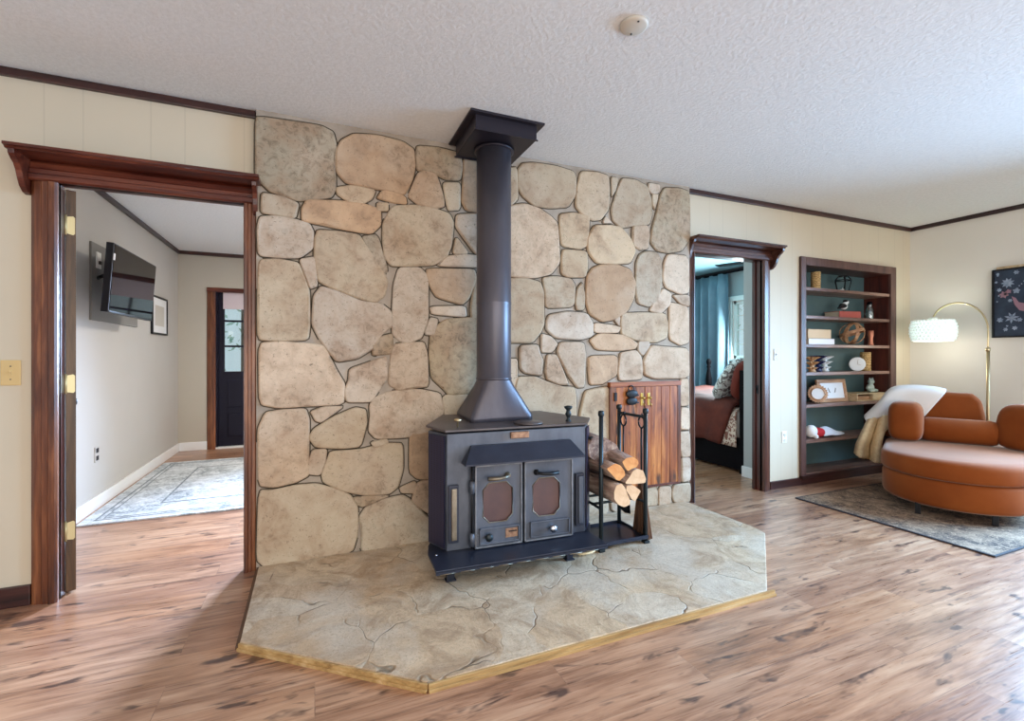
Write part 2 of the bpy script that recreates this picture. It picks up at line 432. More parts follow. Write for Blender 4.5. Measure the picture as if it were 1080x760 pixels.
def sheet(bm, grid, thick=.012, mi=0):
    """cloth from a grid of points, with thickness"""
    def layer(sign):
        R, C = len(grid), len(grid[0]); out = []
        for i in range(R):
            row = []
            for j in range(C):
                du = Vector(grid[min(i + 1, R - 1)][j]) - Vector(grid[max(i - 1, 0)][j]); dv = Vector(grid[i][min(j + 1, C - 1)]) - Vector(grid[i][max(j - 1, 0)])
                n = du.cross(dv); n = n.normalized() if n.length > 1e-9 else Vector((0, 0, 1))
                row.append(bm.verts.new(Vector(grid[i][j]) + n * sign * thick / 2))
            out.append(row)
        return out
    a, b = layer(1), layer(-1); R, C = len(a), len(a[0]); fs = []
    for i in range(R - 1):
        for j in range(C - 1):
            fs.append(bm.faces.new((a[i][j], a[i + 1][j], a[i + 1][j + 1], a[i][j + 1]))); fs.append(bm.faces.new((b[i][j], b[i][j + 1], b[i + 1][j + 1], b[i + 1][j])))
    for i in range(R - 1):
        for j in (0, C - 1): fs.append(bm.faces.new((a[i][j], b[i][j], b[i + 1][j], a[i + 1][j])))
    for j in range(C - 1):
        for i in (0, R - 1): fs.append(bm.faces.new((a[i][j], a[i][j + 1], b[i][j + 1], b[i][j])))
    for f in fs: f.smooth = True; f.material_index = mi
    bmesh.ops.recalc_face_normals(bm, faces=fs)

def spline(rows, n):
    """resample rows of control points (Catmull-Rom) to n points"""
    P = [Vector(p) for p in rows]; out = []
    for k in range(n):
        t = k / (n - 1) * (len(P) - 1); i = min(int(t), len(P) - 2); u = t - i
        p0, p1, p2, p3 = P[max(i - 1, 0)], P[i], P[i + 1], P[min(i + 2, len(P) - 1)]
        out.append(.5 * ((2 * p1) + (p2 - p0) * u + (2 * p0 - 5 * p1 + 4 * p2 - p3) * u * u + (3 * p1 - p0 - 3 * p2 + p3) * u ** 3))
    return out
def spline_grid(g, R, C):
    a = [spline(r, C) for r in g]
    return [list(x) for x in zip(*[spline(list(c), R) for c in zip(*a)])]

ROOT = {}
def obj(name, bm, mats, parent=None, label=None, cat=None, group=None, kind=None, world=False):
    """link a bmesh as ONE object; `world` = its points are in the room's frame, not the thing's own"""
    me = bpy.data.meshes.new(name)
    if parent is not None:
        ROOT_M = ROOT[parent.name]
        if world: bm.transform(ROOT_M.inverted())
    bm.to_mesh(me); bm.free()
    for m in (mats if isinstance(mats, (list, tuple)) else [mats]): me.materials.append(M[m] if isinstance(m, str) else m)
    o = bpy.data.objects.new(name, me); COL.objects.link(o)
    if parent is not None:
        o.parent = parent; ROOT[o.name] = ROOT[parent.name]
    else: ROOT[o.name] = Matrix()
    tag(o, label, cat, group, kind); return o
def tag(o, label=None, cat=None, group=None, kind=None):
    for k, v in (('label', label), ('category', cat), ('group', group), ('kind', kind)):
        if v: o[k] = v
def thing(name, label, cat, loc=(0, 0, 0), rz=0., group=None, kind=None):
    o = bpy.data.objects.new(name, None); COL.objects.link(o); o.empty_display_size = .05
    o.location = loc; o.rotation_euler = (0, 0, rz)
    ROOT[o.name] = Matrix.Translation(loc) @ Matrix.Rotation(rz, 4, 'Z')
    tag(o, label, cat, group, kind); return o
def BM(): return bmesh.new()
def B1(*a, **k): b = BM(); box(b, *a, **k); return b
def T(x, y, z): return Matrix.Translation((x, y, z))
def R(ang, ax): return Matrix.Rotation(ang, 4, ax)
def struct(name, bm, mats, parent=None, label=None, cat=None): return obj(name, bm, mats, parent, label, cat, kind='structure' if parent is None else None, world=parent is not None)

def wall_with_holes(bm, u0, u1, z0, z1, holes, a, b, axis):
    """a slab with rectangular openings (holes = (u0, u1, z0, z1), sorted along u)"""
    def bx(p, q, r, s):
        if q - p > 1e-4 and s - r > 1e-4:
            box(bm, p, q, a, b, r, s) if axis == 'Y' else box(bm, a, b, p, q, r, s)
    u = u0
    for h in holes:
        bx(u, h[0], z0, z1); bx(h[0], h[1], z0, h[2]); bx(h[0], h[1], h[3], z1); u = h[1]
    bx(u, u1, z0, z1)
STONES=[
('g',[(268.2,123.8),(279.7,124.8),(309.3,129.1),(338.9,133.7),(350.5,139.6),(353.8,152.8),(352.1,175.8),(353.1,198.8),(348.8,207),(327.4,209.7),(312.6,210.3),(299.5,205.4),(284.7,200.5),(274.8,190.6),(268.2,187.3)]),
('b',[(276.4,203.8),(296.2,207.7),(314.3,214.6),(311,229.1),(292.9,225.8),(275.8,223.5)]),
('t',[(373.5,141.9),(398.2,143.6),(424.5,150.1),(436,157.7),(437,175.8),(434.3,188.9),(426.1,205.4),(404.7,199.5),(385,196.2),(365.3,192.2),(355.4,180.7),(355.4,159.3),(360.3,148.8)]),
('g',[(440.9,154.4),(463.9,156.7),(484.7,162),(487,175.8),(485.3,188.9),(470.5,188.3),(454.1,180.7),(440.3,179.1),(439.3,162.6)]),
('t',[(449.1,180.1),(459,183),(462.3,192.2),(467.2,208.7),(467.9,216.9),(457.4,219.2),(440.9,214.6),(431.1,207),(437.6,192.2),(441.9,183)]),
('b',[(467.9,192.9),(485.3,192.9),(484.7,220.2),(473.2,221.2),(470.5,208.7)]),
('t',[(489.3,167.6),(503.4,164.3),(511.6,165.9),(511.6,223.5),(491.9,221.2),(487.6,212),(489.3,188.9)]),
('b',[(355.4,198.2),(371.8,196.2),(395.5,200.5),(391.6,208.7),(381.7,213.9),(368.6,212.6),(356.1,203.8)]),
('t',[(404.7,202.1),(414.6,202.8),(427.1,208.7),(428.4,214.6),(414.6,212.6),(398.2,208.7),(402.1,203.8)]),
('b',[(398.2,214.6),(408.7,214.6),(408.7,221.8),(398.2,221.8)]),
('t',[(324.1,211.3),(358.7,212.6),(385,215.9),(400.8,221.2),(400.8,236.6),(391.6,245.5),(368.6,242.2),(338.9,235.7),(319.2,232.4),(319.2,220.2)]),
('p',[(274.8,229.1),(292.9,228.4),(312.6,232.4),(325.8,236.6),(329.7,244.9),(329.1,261.3),(315.9,270.5),(296.2,270.5),(273.2,268.6),(272.5,241.6)]),
('b',[(414.6,217.9),(437.6,216.9),(457.4,220.2),(473.8,225.8),(477.8,235),(475.5,258),(470.5,271.2),(457.4,278.4),(434.3,279.4),(413,279.4),(406.4,271.2),(404.7,254.7),(404.7,235)]),
('p',[(482,226.8),(503.4,225.8),(511.6,226.1),(511.6,267.2),(501.8,267.2),(490.3,251.4),(481.1,238.3)]),
('b',[(481.1,249.8),(494.2,267.2),(477.8,267.2)]),
('p',[(470.5,271.2),(487,268.9),(511.6,270.5),(511.6,281.1),(460.7,280.4)]),
('b',[(335.7,243.2),(358.7,244.9),(378.4,248.2),(386.6,261.3),(404.7,287.6),(408,297.5),(404.7,312.3),(394.9,318.9),(371.8,311.3),(348.8,302.4),(336.3,295.9),(332.4,277.8),(333,251.4)]),
('g',[(381.7,249.8),(397.5,247.5),(408,284.3),(404.7,289.3),(393.2,272.8)]),
('p',[(316.6,273.8),(331.7,271.2),(334,300.8),(327.4,303.4),(322.5,289.3)]),
('b',[(273.8,274.5),(292.9,273.8),(314.3,277.8),(320.9,294.2),(325.1,307.4),(325.8,340.3),(324.1,357.4),(292.9,358.4),(272.5,357.4),(273.2,307.4)]),
('p',[(339,302.4),(358.7,309),(381.7,318.9),(401.4,320.5),(412,328.8),(413.3,343.6),(394,357),(392.7,367),(376,377),(355.8,380.4),(347.2,370.8),(337,355.4),(330,341.7),(330.7,325),(332,312)]),
('p',[(421.2,282.7),(442.6,282.7),(450.8,290.9),(450.8,337),(444.2,355.1),(439.3,357.4),(431.1,361.3),(421.2,358.4),(414.6,351.8),(414.6,333.7),(416.2,300.8)]),
('t',[(450.8,283.7),(500.1,284.3),(501.8,294.2),(494.2,313.9),(487,320.5),(460.7,312.3),(455.7,304.1),(450.8,290.9)]),
('p',[(454.1,323.8),(490.3,323.2),(491.9,333.7),(455.7,330.4)]),
('p',[(454.1,335.3),(461.3,337),(457.4,353.4),(448.2,351.8)]),
('g',[(464,342),(471,337.6),(503,335),(508,336),(508,392),(497,414),(474,416),(467,408),(456,398),(453.5,375),(455,350)]),
('b',[(497.5,337),(497,325),(502,289),(515,286),(518,332)]),
('p',[(273.7,362.2),(297.6,361.2),(342.1,364.6),(347.2,377.6),(354.1,391.3),(362.6,405),(362,425.5),(321.6,427.2),(294.2,428.9),(274.4,425.5)]),
('p',[(369.5,389.6),(390,382.8),(407.1,375.9),(407.8,398.2),(396.8,413.6),(391.7,422.8),(366.1,423.1),(364.3,411.8),(368.8,401.6)]),
('g',[(396.8,357.1),(414,352),(413.3,372.5),(393.4,374.2),(394.1,363.9)]),
('p',[(415.7,363.9),(427.6,362.2),(446.5,361.2),(449.9,374.2),(451.6,406.7),(437.9,407.7),(420.8,411.2),(410.5,405),(412.2,384.5),(414,369.1)]),
('p',[(280.5,435.8),(297.6,433.1),(321.6,431.7),(325,442.6),(324.3,476.8),(325,500.8),(311.3,507.6),(289.1,512.8),(273.7,511.1),(273,452.9)]),
('p',[(328.4,434.1),(342.1,429.6),(362.6,428.3),(338.7,444.3),(333.6,442.6)]),
('b',[(374.6,430.7),(384.9,432.4),(385.9,446.1),(379.7,470),(362.6,471.7),(333.6,470.7),(326.7,461.5),(331.8,452.9),(350.7,440.9)]),
('p',[(395.1,420.4),(410.5,413.6),(441.3,411.2),(463.6,415.3),(467,428.9),(465.3,449.5),(446.5,458),(424.2,460.4),(396.8,461.5),(390,454.6),(391.7,439.2),(391,427.2)]),
('b',[(391.7,466.6),(407.1,463.2),(408.8,466.6),(395.1,470.7)]),
('p',[(330.1,475.1),(343.8,474.1),(342.1,487.1),(337,500.1),(325.7,499.1),(326,490.5)]),
('b',[(348.9,476.8),(379.7,475.1),(407.1,468.3),(424.2,468.3),(424.2,494),(419.1,512.8),(410.5,519.6),(386.6,521.3),(359.2,516.2),(342.1,507.6),(340.4,500.8),(345.5,487.1)]),
('t',[(432.8,456.3),(455,452.9),(472.1,456.3),(472.1,504.2),(441.3,504.2),(432.8,497.4)]),
('t',[(422.5,514.5),(437.9,507.6),(439.6,519.6),(424.2,518.6)]),
('t',[(441.3,507.6),(472.1,505.9),(472.1,543.6),(451.6,540.1),(434.5,528.2)]),
('b',[(273.7,517.9),(289.1,517.9),(311.3,512.8),(333.6,511.1),(352.4,516.2),(369.5,523),(376.3,535),(376.3,562.4),(371.2,581.2),(335.3,587),(307.9,592.5),(280.5,597.3),(272,589.7)]),
('b',[(386.6,535),(407.1,526.5),(424.2,523),(431.1,526.5),(446.5,541.8),(461.8,559),(465.3,569.9),(424.2,576.7),(381.5,582.2),(382.5,559),(379.7,545.3)]),
('g',[(372.9,524.7),(386.6,524.1),(412.2,522),(383.2,533.3),(378,531.6)]),
('b',[(467,417),(496.1,417),(502.9,420.4),(502.9,442.6),(470.4,442.6)]),
('b',[(534.8,178),(544.7,176.3),(545.7,209.2),(539.7,214.8),(534.8,214.8)]),
('b',[(551.2,173),(562.8,172.4),(585.8,175.7),(603.9,181.2),(607.2,187.8),(606.2,205.9),(598.9,217.4),(579.2,218.4),(562.8,215.8),(551.2,205.9),(546.3,196.1),(546.3,179.6)]),
('b',[(612.8,181.2),(628.6,182.2),(641.1,185.5),(642.4,199.3),(641.1,220.7),(633.5,230.6),(625.3,231.6),(613.8,225.7),(607.2,217.4),(608.8,199.3)]),
('b',[(645,186.8),(650.9,188.8),(648.9,199.3),(645,207.6)]),
('b',[(656.5,188.8),(669.7,190.1),(681.2,196.1),(686.1,209.2),(687.1,225.7),(684.5,236.2),(668,237.2),(654.9,239.5),(646.6,232.2),(645,220.7),(649.9,205.9),(653.2,196.1)]),
('p',[(684.5,193.4),(695,195.4),(694.3,202.6),(687.8,203.6),(683.8,199.3)]),
('b',[(688.4,205.3),(693.7,205.3),(690.4,220.7),(688.4,215.8)]),
('g',[(700.9,198.7),(717.4,199.3),(726.6,202.6),(727.2,235.5),(726.6,252),(719,263.5),(704.2,265.8),(692.7,263.5),(686.1,255.3),(687.8,242.1),(692.7,225.7),(696,207.6)]),
('p',[(533.2,218.4),(552.9,215.1),(569.3,220.7),(580.9,228.9),(587.4,235.5),(589.1,258.6),(589.7,276.6),(580.9,288.2),(562.8,292.1),(533.2,290.8)]),
('b',[(590.7,226.3),(605.5,225),(621.3,228.3),(620.3,245.4),(618.7,258.6),(612.1,261.8),(592.4,258.6),(590.7,242.1)]),
('p',[(638.4,228.9),(644.3,234.9),(635.8,234.9)]),
('b',[(626.9,238.2),(645,238.2),(654.9,240.5),(664.7,252),(669.7,265.1),(664.7,276.6),(645,277.6),(628.6,276.6),(620.3,265.1),(619.3,252)]),
('p',[(668,238.8),(682.8,238.2),(684.5,245.4),(682.8,261.8),(674.6,262.5),(667.4,258.6),(667.4,245.4)]),
('b',[(594,263.5),(618.7,265.1),(619.3,281.6),(617,291.4),(598.9,291.4),(592.4,288.2),(592.4,271.7)]),
('t',[(633.5,279.9),(651.6,279.9),(664.7,284.9),(669.7,298),(668,314.5),(661.4,327.6),(648.3,335.9),(635.1,338.5),(622,330.9),(618,317.8),(619.3,291.4),(625.3,283.2)]),
('b',[(681.2,265.8),(692.7,266.8),(697,275),(697,301.3),(692.7,316.1),(684.5,322.7),(673,319.4),(670.7,307.9),(671.3,278.3),(674.6,269.1)]),
('p',[(704.2,268.4),(725.6,270.1),(726.6,307.9),(717.4,309.5),(702.6,303),(699.3,294.7),(700.3,278.3)]),
('p',[(699.3,304.6),(707.5,309.5),(705.9,321.1),(697.6,329.3),(685.1,327.6),(689.4,319.4)]),
('p',[(709.1,311.2),(726.6,311.2),(726.6,322.7),(717.4,319.4)]),
('p',[(705.9,319.4),(714.1,321.1),(725.6,324.3),(726.6,360.5),(717.4,363.2),(705.9,357.2)]),
('b',[(533.2,293.8),(554.5,294.1),(569.3,298),(572.6,307.9),(573.3,340.8),(569.3,350.7),(561.1,360.5),(533.2,360.5)]),
('b',[(572.6,293.1),(585.8,292.1),(602.2,294.7),(606.2,301.3),(604.9,322.7),(575.9,324.3),(575.3,307.9)]),
('b',[(609.5,304.6),(613.8,298),(616.1,311.2),(615.4,326),(608.2,326),(607.2,317.8)]),
('p',[(579.2,332.6),(598.9,329.3),(618.7,330.9),(624.6,340.8),(624.6,353.9),(612.1,357.2),(585.8,355.6),(576.6,347.4),(576.6,339.1)]),
('p',[(626.9,340.8),(648.3,344.1),(654.2,345.7),(651.6,350),(626.9,350)]),
('p',[(648.3,337.5),(653.2,334.2),(652.6,343.4)]),
('b',[(656.5,330.9),(677.9,330.3),(700.9,330.9),(704.2,340.8),(702.6,355.6),(691.1,360.5),(668,357.2),(655.5,352.3),(654.9,339.1)]),
('t',[(622,358.9),(631.8,352.3),(658.2,353.9),(672,362.2),(669.7,367.1),(651.6,368.8),(628.6,367.8)]),
('p',[(571,352.3),(580.9,355.6),(587.4,362.2),(582.5,370.4),(571,371.1)]),
('p',[(548,365),(567,364),(569,373),(572,380),(571,395),(560,393.5),(553,392),(549,388)]),
('p',[(577.1,374.5),(586.3,374.5),(592.9,390.3),(599.5,405.4),(590.3,404.7),(577.1,399.5),(575.5,391.6)]),
('p',[(590.3,361.3),(615.3,361.3),(616.8,373.2),(615.9,407.4),(608.7,408),(599.5,395.5),(587.6,371.8)]),
('t',[(621,376),(651,375),(650,395),(643,399),(635,404),(622,405),(621,390)]),
('p',[(654.7,372.4),(670.5,369.7),(675.8,376.3),(677.1,389.5),(676.4,399.3),(653.4,400.7),(652.1,392.1),(653.4,380.3)]),
('p',[(673.2,360.5),(683.7,360.5),(684.3,364.5),(677.8,375),(673.2,369.7)]),
('p',[(686.3,364.5),(700.8,366.4),(725.8,367.8),(726.4,394.7),(721.8,398),(690.3,398.7),(679.7,394.7),(678.4,380.3)]),
('p',[(717.9,400.3),(725.8,399.7),(726.6,426.3),(717.9,427.6),(717.2,413.2)]),
('p',[(718.2,430.5),(726.1,430.3),(726.8,452.6),(717.6,452),(717.6,440.8)]),
('p',[(717.6,456.1),(727.1,455.1),(727.9,480.8),(719.2,481.4),(717.2,468.9)]),
('p',[(718.9,483.4),(727.4,482.8),(728.7,505.8),(719.2,507.8),(718.6,495.3)]),
('b',[(710.7,511.7),(727.1,509.7),(729.7,513.7),(729.7,528.2),(711.3,529.5),(708.7,520.3)]),
('p',[(694.9,513.7),(707.4,513),(706.7,533.4),(694.9,534.1)]),
('b',[(680.4,516.3),(691.6,513),(692.9,518.9),(692.9,532.1),(680.4,533.7)]),
('b',[(617,413),(628,410.5),(641,408),(643,430),(643,500),(612,502),(611,440)]),
('b',[(546,398),(565,398),(577,403.5),(593,408.7),(605,408.7),(607,418),(607,470),(580,472),(548,470),(543,412)]),
('p',[(536,379),(545,379),(545,398),(543,408),(536,408)]),
('b',[(612,506),(640,505),(641,545),(614,548)]),
('p',[(644,512),(676,509),(678,535),(645,540)]),
('b',[(560,476),(607,474),(608,550),(562,556)]),
('p',[(500,480),(555,477),(557,556),(500,564)]),
]# ------------------------------------------------------------------ the room shell
b = BM(); box(b, -3.2, 5.72, -3.6, 8.2, -.06, 0)
struct('floor', b, 'floor', label='wood plank floor running through all three rooms', cat='floor')
struct('ceiling', B1(-3.2, 5.72, -3.6, 2.93, 2.44, 2.5), 'ceiling', label='off-white textured ceiling of the living room', cat='ceiling')
struct('ceiling_hall', B1(-1.62, 2.6, 2.89, 6.84, 2.40, 2.46), M['ceiling'], label='white ceiling of the room behind the left doorway', cat='ceiling')
struct('ceiling_bedroom', B1(2.6, 5.72, 2.93, 6.0, 2.40, 2.46), 'ceiling_bed', label='pale blue-green lit ceiling of the bedroom', cat='ceiling')
b = BM(); wall_with_holes(b, -3.2, 2.66, 0, 2.44, [(-1.113, -.33, 0, 1.955)], 2.85, 2.89, 'Y')
struct('wall_back', b, 'wall', label='cream panelled wall around the left doorway', cat='wall')
b = BM(); wall_with_holes(b, 2.66, 5.6, 0, 2.44, [(2.71, 3.505, 0, 1.955), (3.985, 5.265, .04, 1.975)], 2.85, 2.93, 'Y')
struct('wall_back_right', b, 'wall', label='cream panelled wall between stone wall and room corner', cat='wall')
b = BM(); wall_with_holes(b, -3.6, 6.0, 0, 2.46, [(-.2, 1.65, .5, 2.15), (4.2, 5.05, 1.10, 1.93)], 5.6, 5.72, 'X')
struct('wall_right', b, 'wall_side', label='pale outside wall behind the arc lamp', cat='wall')
struct('wall_left', B1(-3.2, -3.1, -3.6, 2.85, 0, 2.44), 'wall_side', label='cream wall closing the room on the left', cat='wall')
struct('wall_hall_left', B1(-1.62, -1.507, 2.89, 6.84, 0, 2.40), 'wall_hall', label='pale grey wall that carries the television', cat='wall')
b = BM(); wall_with_holes(b, -1.507, 2.55, 0, 2.40, [(-1.125, -.22, 0, 1.93), (.5, 1.3, .9, 2.0)], 6.72, 6.84, 'Y')
struct('wall_hall_far', b, 'wall_hall_far', label='beige far wall around the navy entry door', cat='wall')
struct('wall_hall_right', B1(2.55, 2.66, 2.89, 6.84, 0, 2.40), 'wall_hall', label='wall between the television room and the bedroom', cat='wall')
struct('wall_bedroom_far', B1(2.66, 5.6, 5.9, 6.0, 0, 2.40), 'wall_bed', label='blue-green far wall of the bedroom', cat='wall')
b = BM(); box(b, 3.74, 3.80, 2.93, 3.25, 0, 2.40); box(b, 3.80, 5.6, 3.14, 3.25, 0, 2.40)
struct('wall_bedroom_near', b, 'bed_closet', label='grey wall end just inside the bedroom doorway', cat='wall')
struct('wall_bedroom_side', B1(5.585, 5.6, 3.25, 4.14, 0, 2.4), 'wall_bed', label='blue-green bedroom wall beside the window', cat='wall')
b = BM(); wall_with_holes(b, 4.14, 5.9, 0, 2.4, [(4.2, 5.05, 1.10, 1.93)], 5.585, 5.6, 'X')
struct('wall_bedroom_window', b, 'wall_bed', label='blue-green bedroom wall around the window', cat='wall')

# crown strips and baseboards
def strip(n, x0, x1, y0, y1, z0, z1, m, label): 
    b = BM(); box(b, x0, x1, y0, y1, z0, z1, .004); struct('trim_%d' % n if 'crown' in label else n, b, m, label=label, cat='trim')
strip(1, -3.1, -.29, 2.828, 2.85, 2.402, 2.44, 'dark_trim', 'dark crown strip above the left doorway')
strip(2, 2.66, 5.6, 2.828, 2.85, 2.402, 2.44, 'dark_trim', 'dark crown strip above the bookcase')
strip(3, 5.578, 5.6, -3.6, 2.828, 2.402, 2.44, 'dark_trim_y', 'dark crown strip above the arc lamp')
strip(4, -1.507, -1.485, 2.97, 6.70, 2.357, 2.40, 'dark_trim_y', 'dark crown strip above the television')
strip(5, -1.507, 2.55, 6.698, 6.72, 2.357, 2.40, 'dark_trim', 'dark crown strip above the navy entry door')
strip(6, 5.563, 5.585, 3.25, 5.9, 2.357, 2.40, 'dark_trim_y', 'dark crown strip above the bedroom window')
strip('baseboard_left', -3.1, -1.2, 2.832, 2.85, 0, .092, 'dark_trim', 'dark baseboard left of the left doorway')
strip('baseboard_back', 3.575, 3.949, 2.832, 2.85, 0, .066, 'dark_trim', 'dark baseboard between right doorway and bookcase')
strip('baseboard_back_right', 5.33, 5.6, 2.832, 2.85, 0, .08, 'dark_trim', 'dark baseboard right of the bookcase')
strip('baseboard_right', 5.582, 5.6, -3.6, 2.832, 0, .08, 'dark_trim_y', 'dark baseboard behind the sofa')
strip('baseboard_hall_left', -1.507, -1.49, 2.97, 6.72, 0, .096, 'white_trim', 'white baseboard under the television')
strip('baseboard_hall_far', -1.49, -1.21, 6.703, 6.72, 0, .10, 'white_trim', 'short white baseboard left of the navy entry door')
strip('baseboard_bedroom', 3.725, 3.74, 2.95, 3.25, 0, .10, 'white_trim', 'white baseboard just inside the bedroom doorway')
strip('baseboard_bedroom_end', 3.725, 3.78, 3.25, 3.262, 0, .10, 'white_trim', 'white baseboard behind the bed head')

def casing_prof(w, d):
    """moulded casing section: (across, out)"""
    return [(0, 0), (0, d * .75), (w * .08, d), (w * .3, d), (w * .36, d * .78), (w * .56, d * .78), (w * .62, d * .62), (w * .86, d * .55), (w * .95, d * .4), (w, d * .3), (w, 0)]

def doorway(idx, x0, x1, ztop, wl, wr, depth0, depth1, shelf, label, brackets):
    """casing boards, jambs, head shelf on two scrolled brackets; x0..x1 is the clear opening"""
    t = thing('door_%d' % idx, label, 'doorway', ((x0 + x1) / 2, depth0, 0), kind='structure')
    f = 2.85
    b = BM(); prism(b, [(x0 - u if u < 1 else u, f - o) for u, o in casing_prof(wl, .04)][::-1], 0, ztop + .0); obj('casing', b, 'casing_v', t, world=True)
    b = BM(); prism(b, [(x1 + u, f - o) for u, o in casing_prof(wr, .04)], 0, ztop); obj('casing', b, 'casing_v', t, world=True)
    b = BM(); prism(b, [(f - o, ztop + u) for u, o in casing_prof(shelf[4] - ztop, .04)], x0 - wl, x1 + wr, 'X'); obj('head_casing', b, 'casing_h', t, world=True)
    for xa, xb in ((x0 - .014, x0), (x1, x1 + .014)):
        b = BM(); box(b, xa, xb, depth0, depth1, 0, ztop + .014, .002)
        xs = (xb, xb + .012) if xa < x0 else (xa - .012, xa)
        
        if depth1 > 2.9: box(b, xs[0], xs[1], depth0 + .06, depth0 + .085, 0, ztop, .002)
        obj('jamb', b, 'jamb', t, world=True)
    obj('head_jamb', B1(x0, x1, depth0, depth1, ztop, ztop + .014), 'jamb', t, world=True)
    b = BM(); sx0, sx1, sy, sz0, _ = shelf
    prism(b, [(f, sz0 + .022), (f, sz0), (sy + .02, sz0), (sy + .012, sz0 + .008), (sy, sz0 + .01), (sy, sz0 + .022)], sx0, sx1, 'X'); obj('head_shelf', b, 'casing_h', t, world=True)
    for bx, by in brackets:
        d = f - by
        pr = [(f, sz0), (by, sz0), (by + .004, sz0 - .02), (by + .02, sz0 - .035), (by + d * .3, sz0 - .05), (by + d * .42, sz0 - .075), (by + d * .5, sz0 - .105), (by + d * .62, sz0 - .135), (by + d * .8, sz0 - .155), (f, sz0 - .16)]
        b = BM(); prism(b, pr, bx, bx + .022, 'X', bevel=.002); obj('bracket', b, 'casing_h', t, world=True)
    if idx == 2:
        for c in t.children:
            for s in c.material_slots:
                if s.material == M['casing_v']: s.material = M['casing_v2']
                if s.material == M['casing_h']: s.material = M['casing_h2']
    return t
D1 = doorway(1, -1.098, -.345, 1.94, .10, .061, 2.83, 2.888, (-1.232, -.262, 2.69, 2.036, 2.036), 'wide left doorway with red-brown casing and a shelf head', ((-1.222, 2.705), (-.300, 2.74)))
D2 = doorway(2, 2.722, 3.47, 1.94, .045, .103, 2.83, 2.93, (2.655, 3.602, 2.70, 2.03, 2.03), 'right doorway to the bedroom with shelf head', ((2.662, 2.76), (3.572, 2.715)))
# the open leaf of the left doorway, swung back against the wall
DL = thing('door_3', 'dark panelled door swung open behind the left jamb', 'door', (-1.066, 2.915, 0), math.radians(25), kind='structure')
b = BM(); box(b, -.036, 0, 0, .74, .008, 1.935, .002); obj('leaf_panel', b, ['jamb'], DL)
for zz in ((.12, .85), (1.0, 1.8)):
    b = BM(); box(b, 0, .006, .12, .62, zz[0], zz[1], .005); obj('raised_panel', b, 'jamb', DL)
b = BM(); box(b, -.036, 0, -.002, 0, .01, 1.93); obj('leaf_edge', b, 'door_edge', DL)
for z in (.30, 1.005, 1.765):
    b = BM(); prism(b, [(-.032, z - .04), (-.010, z - .045), (-.004, z - .038), (-.004, z + .038), (-.010, z + .045), (-.032, z + .04)], -.005, -.002, 'Y')
    for dz in (-.028, 0, .028): lathe(b, [(.0035, -.0065), (.003, -.005)], (-.012 - .006 * (dz == 0), 0, z + dz), 8, axis='Y')
    tube(b, [(-.037, -.006, z - .047), (-.037, -.006, z + .047)], .005, 8); obj('hinge', b, 'brass_pale', DL)
b = BM(); lathe(b, [(.026, 0), (.026, .006), (.011, .012), (.011, .03), (.024, .04), (.026, .052), (.016, .062), (0, .064)], (0, .67, .87), 16, axis='X'); obj('knob', b, 'black', DL)
b = BM(); box(b, 3.467, 3.4695, 2.865, 2.895, .82, .89, .001); lathe(b, [(.012, 0), (.010, .012), (.006, .016)], (3.467, 2.88, .855), 10, mtx=None, axis='X'); obj('strike_plate', b, 'black', D2, world=True)

# far entry door of the television room
D4 = thing('door_4', 'navy entry door with glass panes at the far end', 'door', (-.67, 6.78, 0), kind='structure')
for xa, xb in ((-1.21, -1.12), (-.225, -.135)):
    b = BM(); prism(b, [((xb - u) if xa < -.5 else (xa + u), 6.72 - o) for u, o in casing_prof(.09, .03)], 0, 1.925); obj('casing', b, 'casing_v', D4, world=True)
b = BM(); prism(b, [(6.72 - o, 1.92 + u) for u, o in casing_prof(.055, .03)], -1.21, -.135, 'X'); obj('head_casing', b, 'casing_h', D4, world=True)
obj('jamb', B1(-1.122, -1.10, 6.72, 6.84, 0, 1.93), 'navy_door', D4, world=True)
b = BM(); wall_with_holes(b, -1.10, -.225, .01, 1.925, [(-1.035, -.29, .945, 1.90)], 6.765, 6.805, 'Y')
for xa, xb in ((-1.0, -.70), (-.62, -.32)): box(b, xa, xb, 6.757, 6.765, .14, .42, .006); box(b, xa, xb, 6.757, 6.765, .50, .84, .006)
lf = obj('leaf_panel', b, 'navy_door', D4, world=True)
b = BM(); 
for x in (-.79, -.54): box(b, x - .012, x + .012, 6.77, 6.80, .945, 1.90)
for z in (1.26, 1.575): box(b, -1.035, -.29, 6.771, 6.799, z - .012, z + .012)
obj('muntin', b, 'navy_door', lf, world=True)
obj('pane', B1(-1.035, -.29, 6.783, 6.788, .945, 1.90), 'glass', lf, world=True)
obj('roller_blind', B1(-1.045, -.27, 6.740, 6.748, 1.72, 1.925, .002), 'blind', D4, world=True)
obj('threshold', B1(-1.12, -.22, 6.70, 6.83, 0, .018, .003), 'white_trim', D4, world=True)

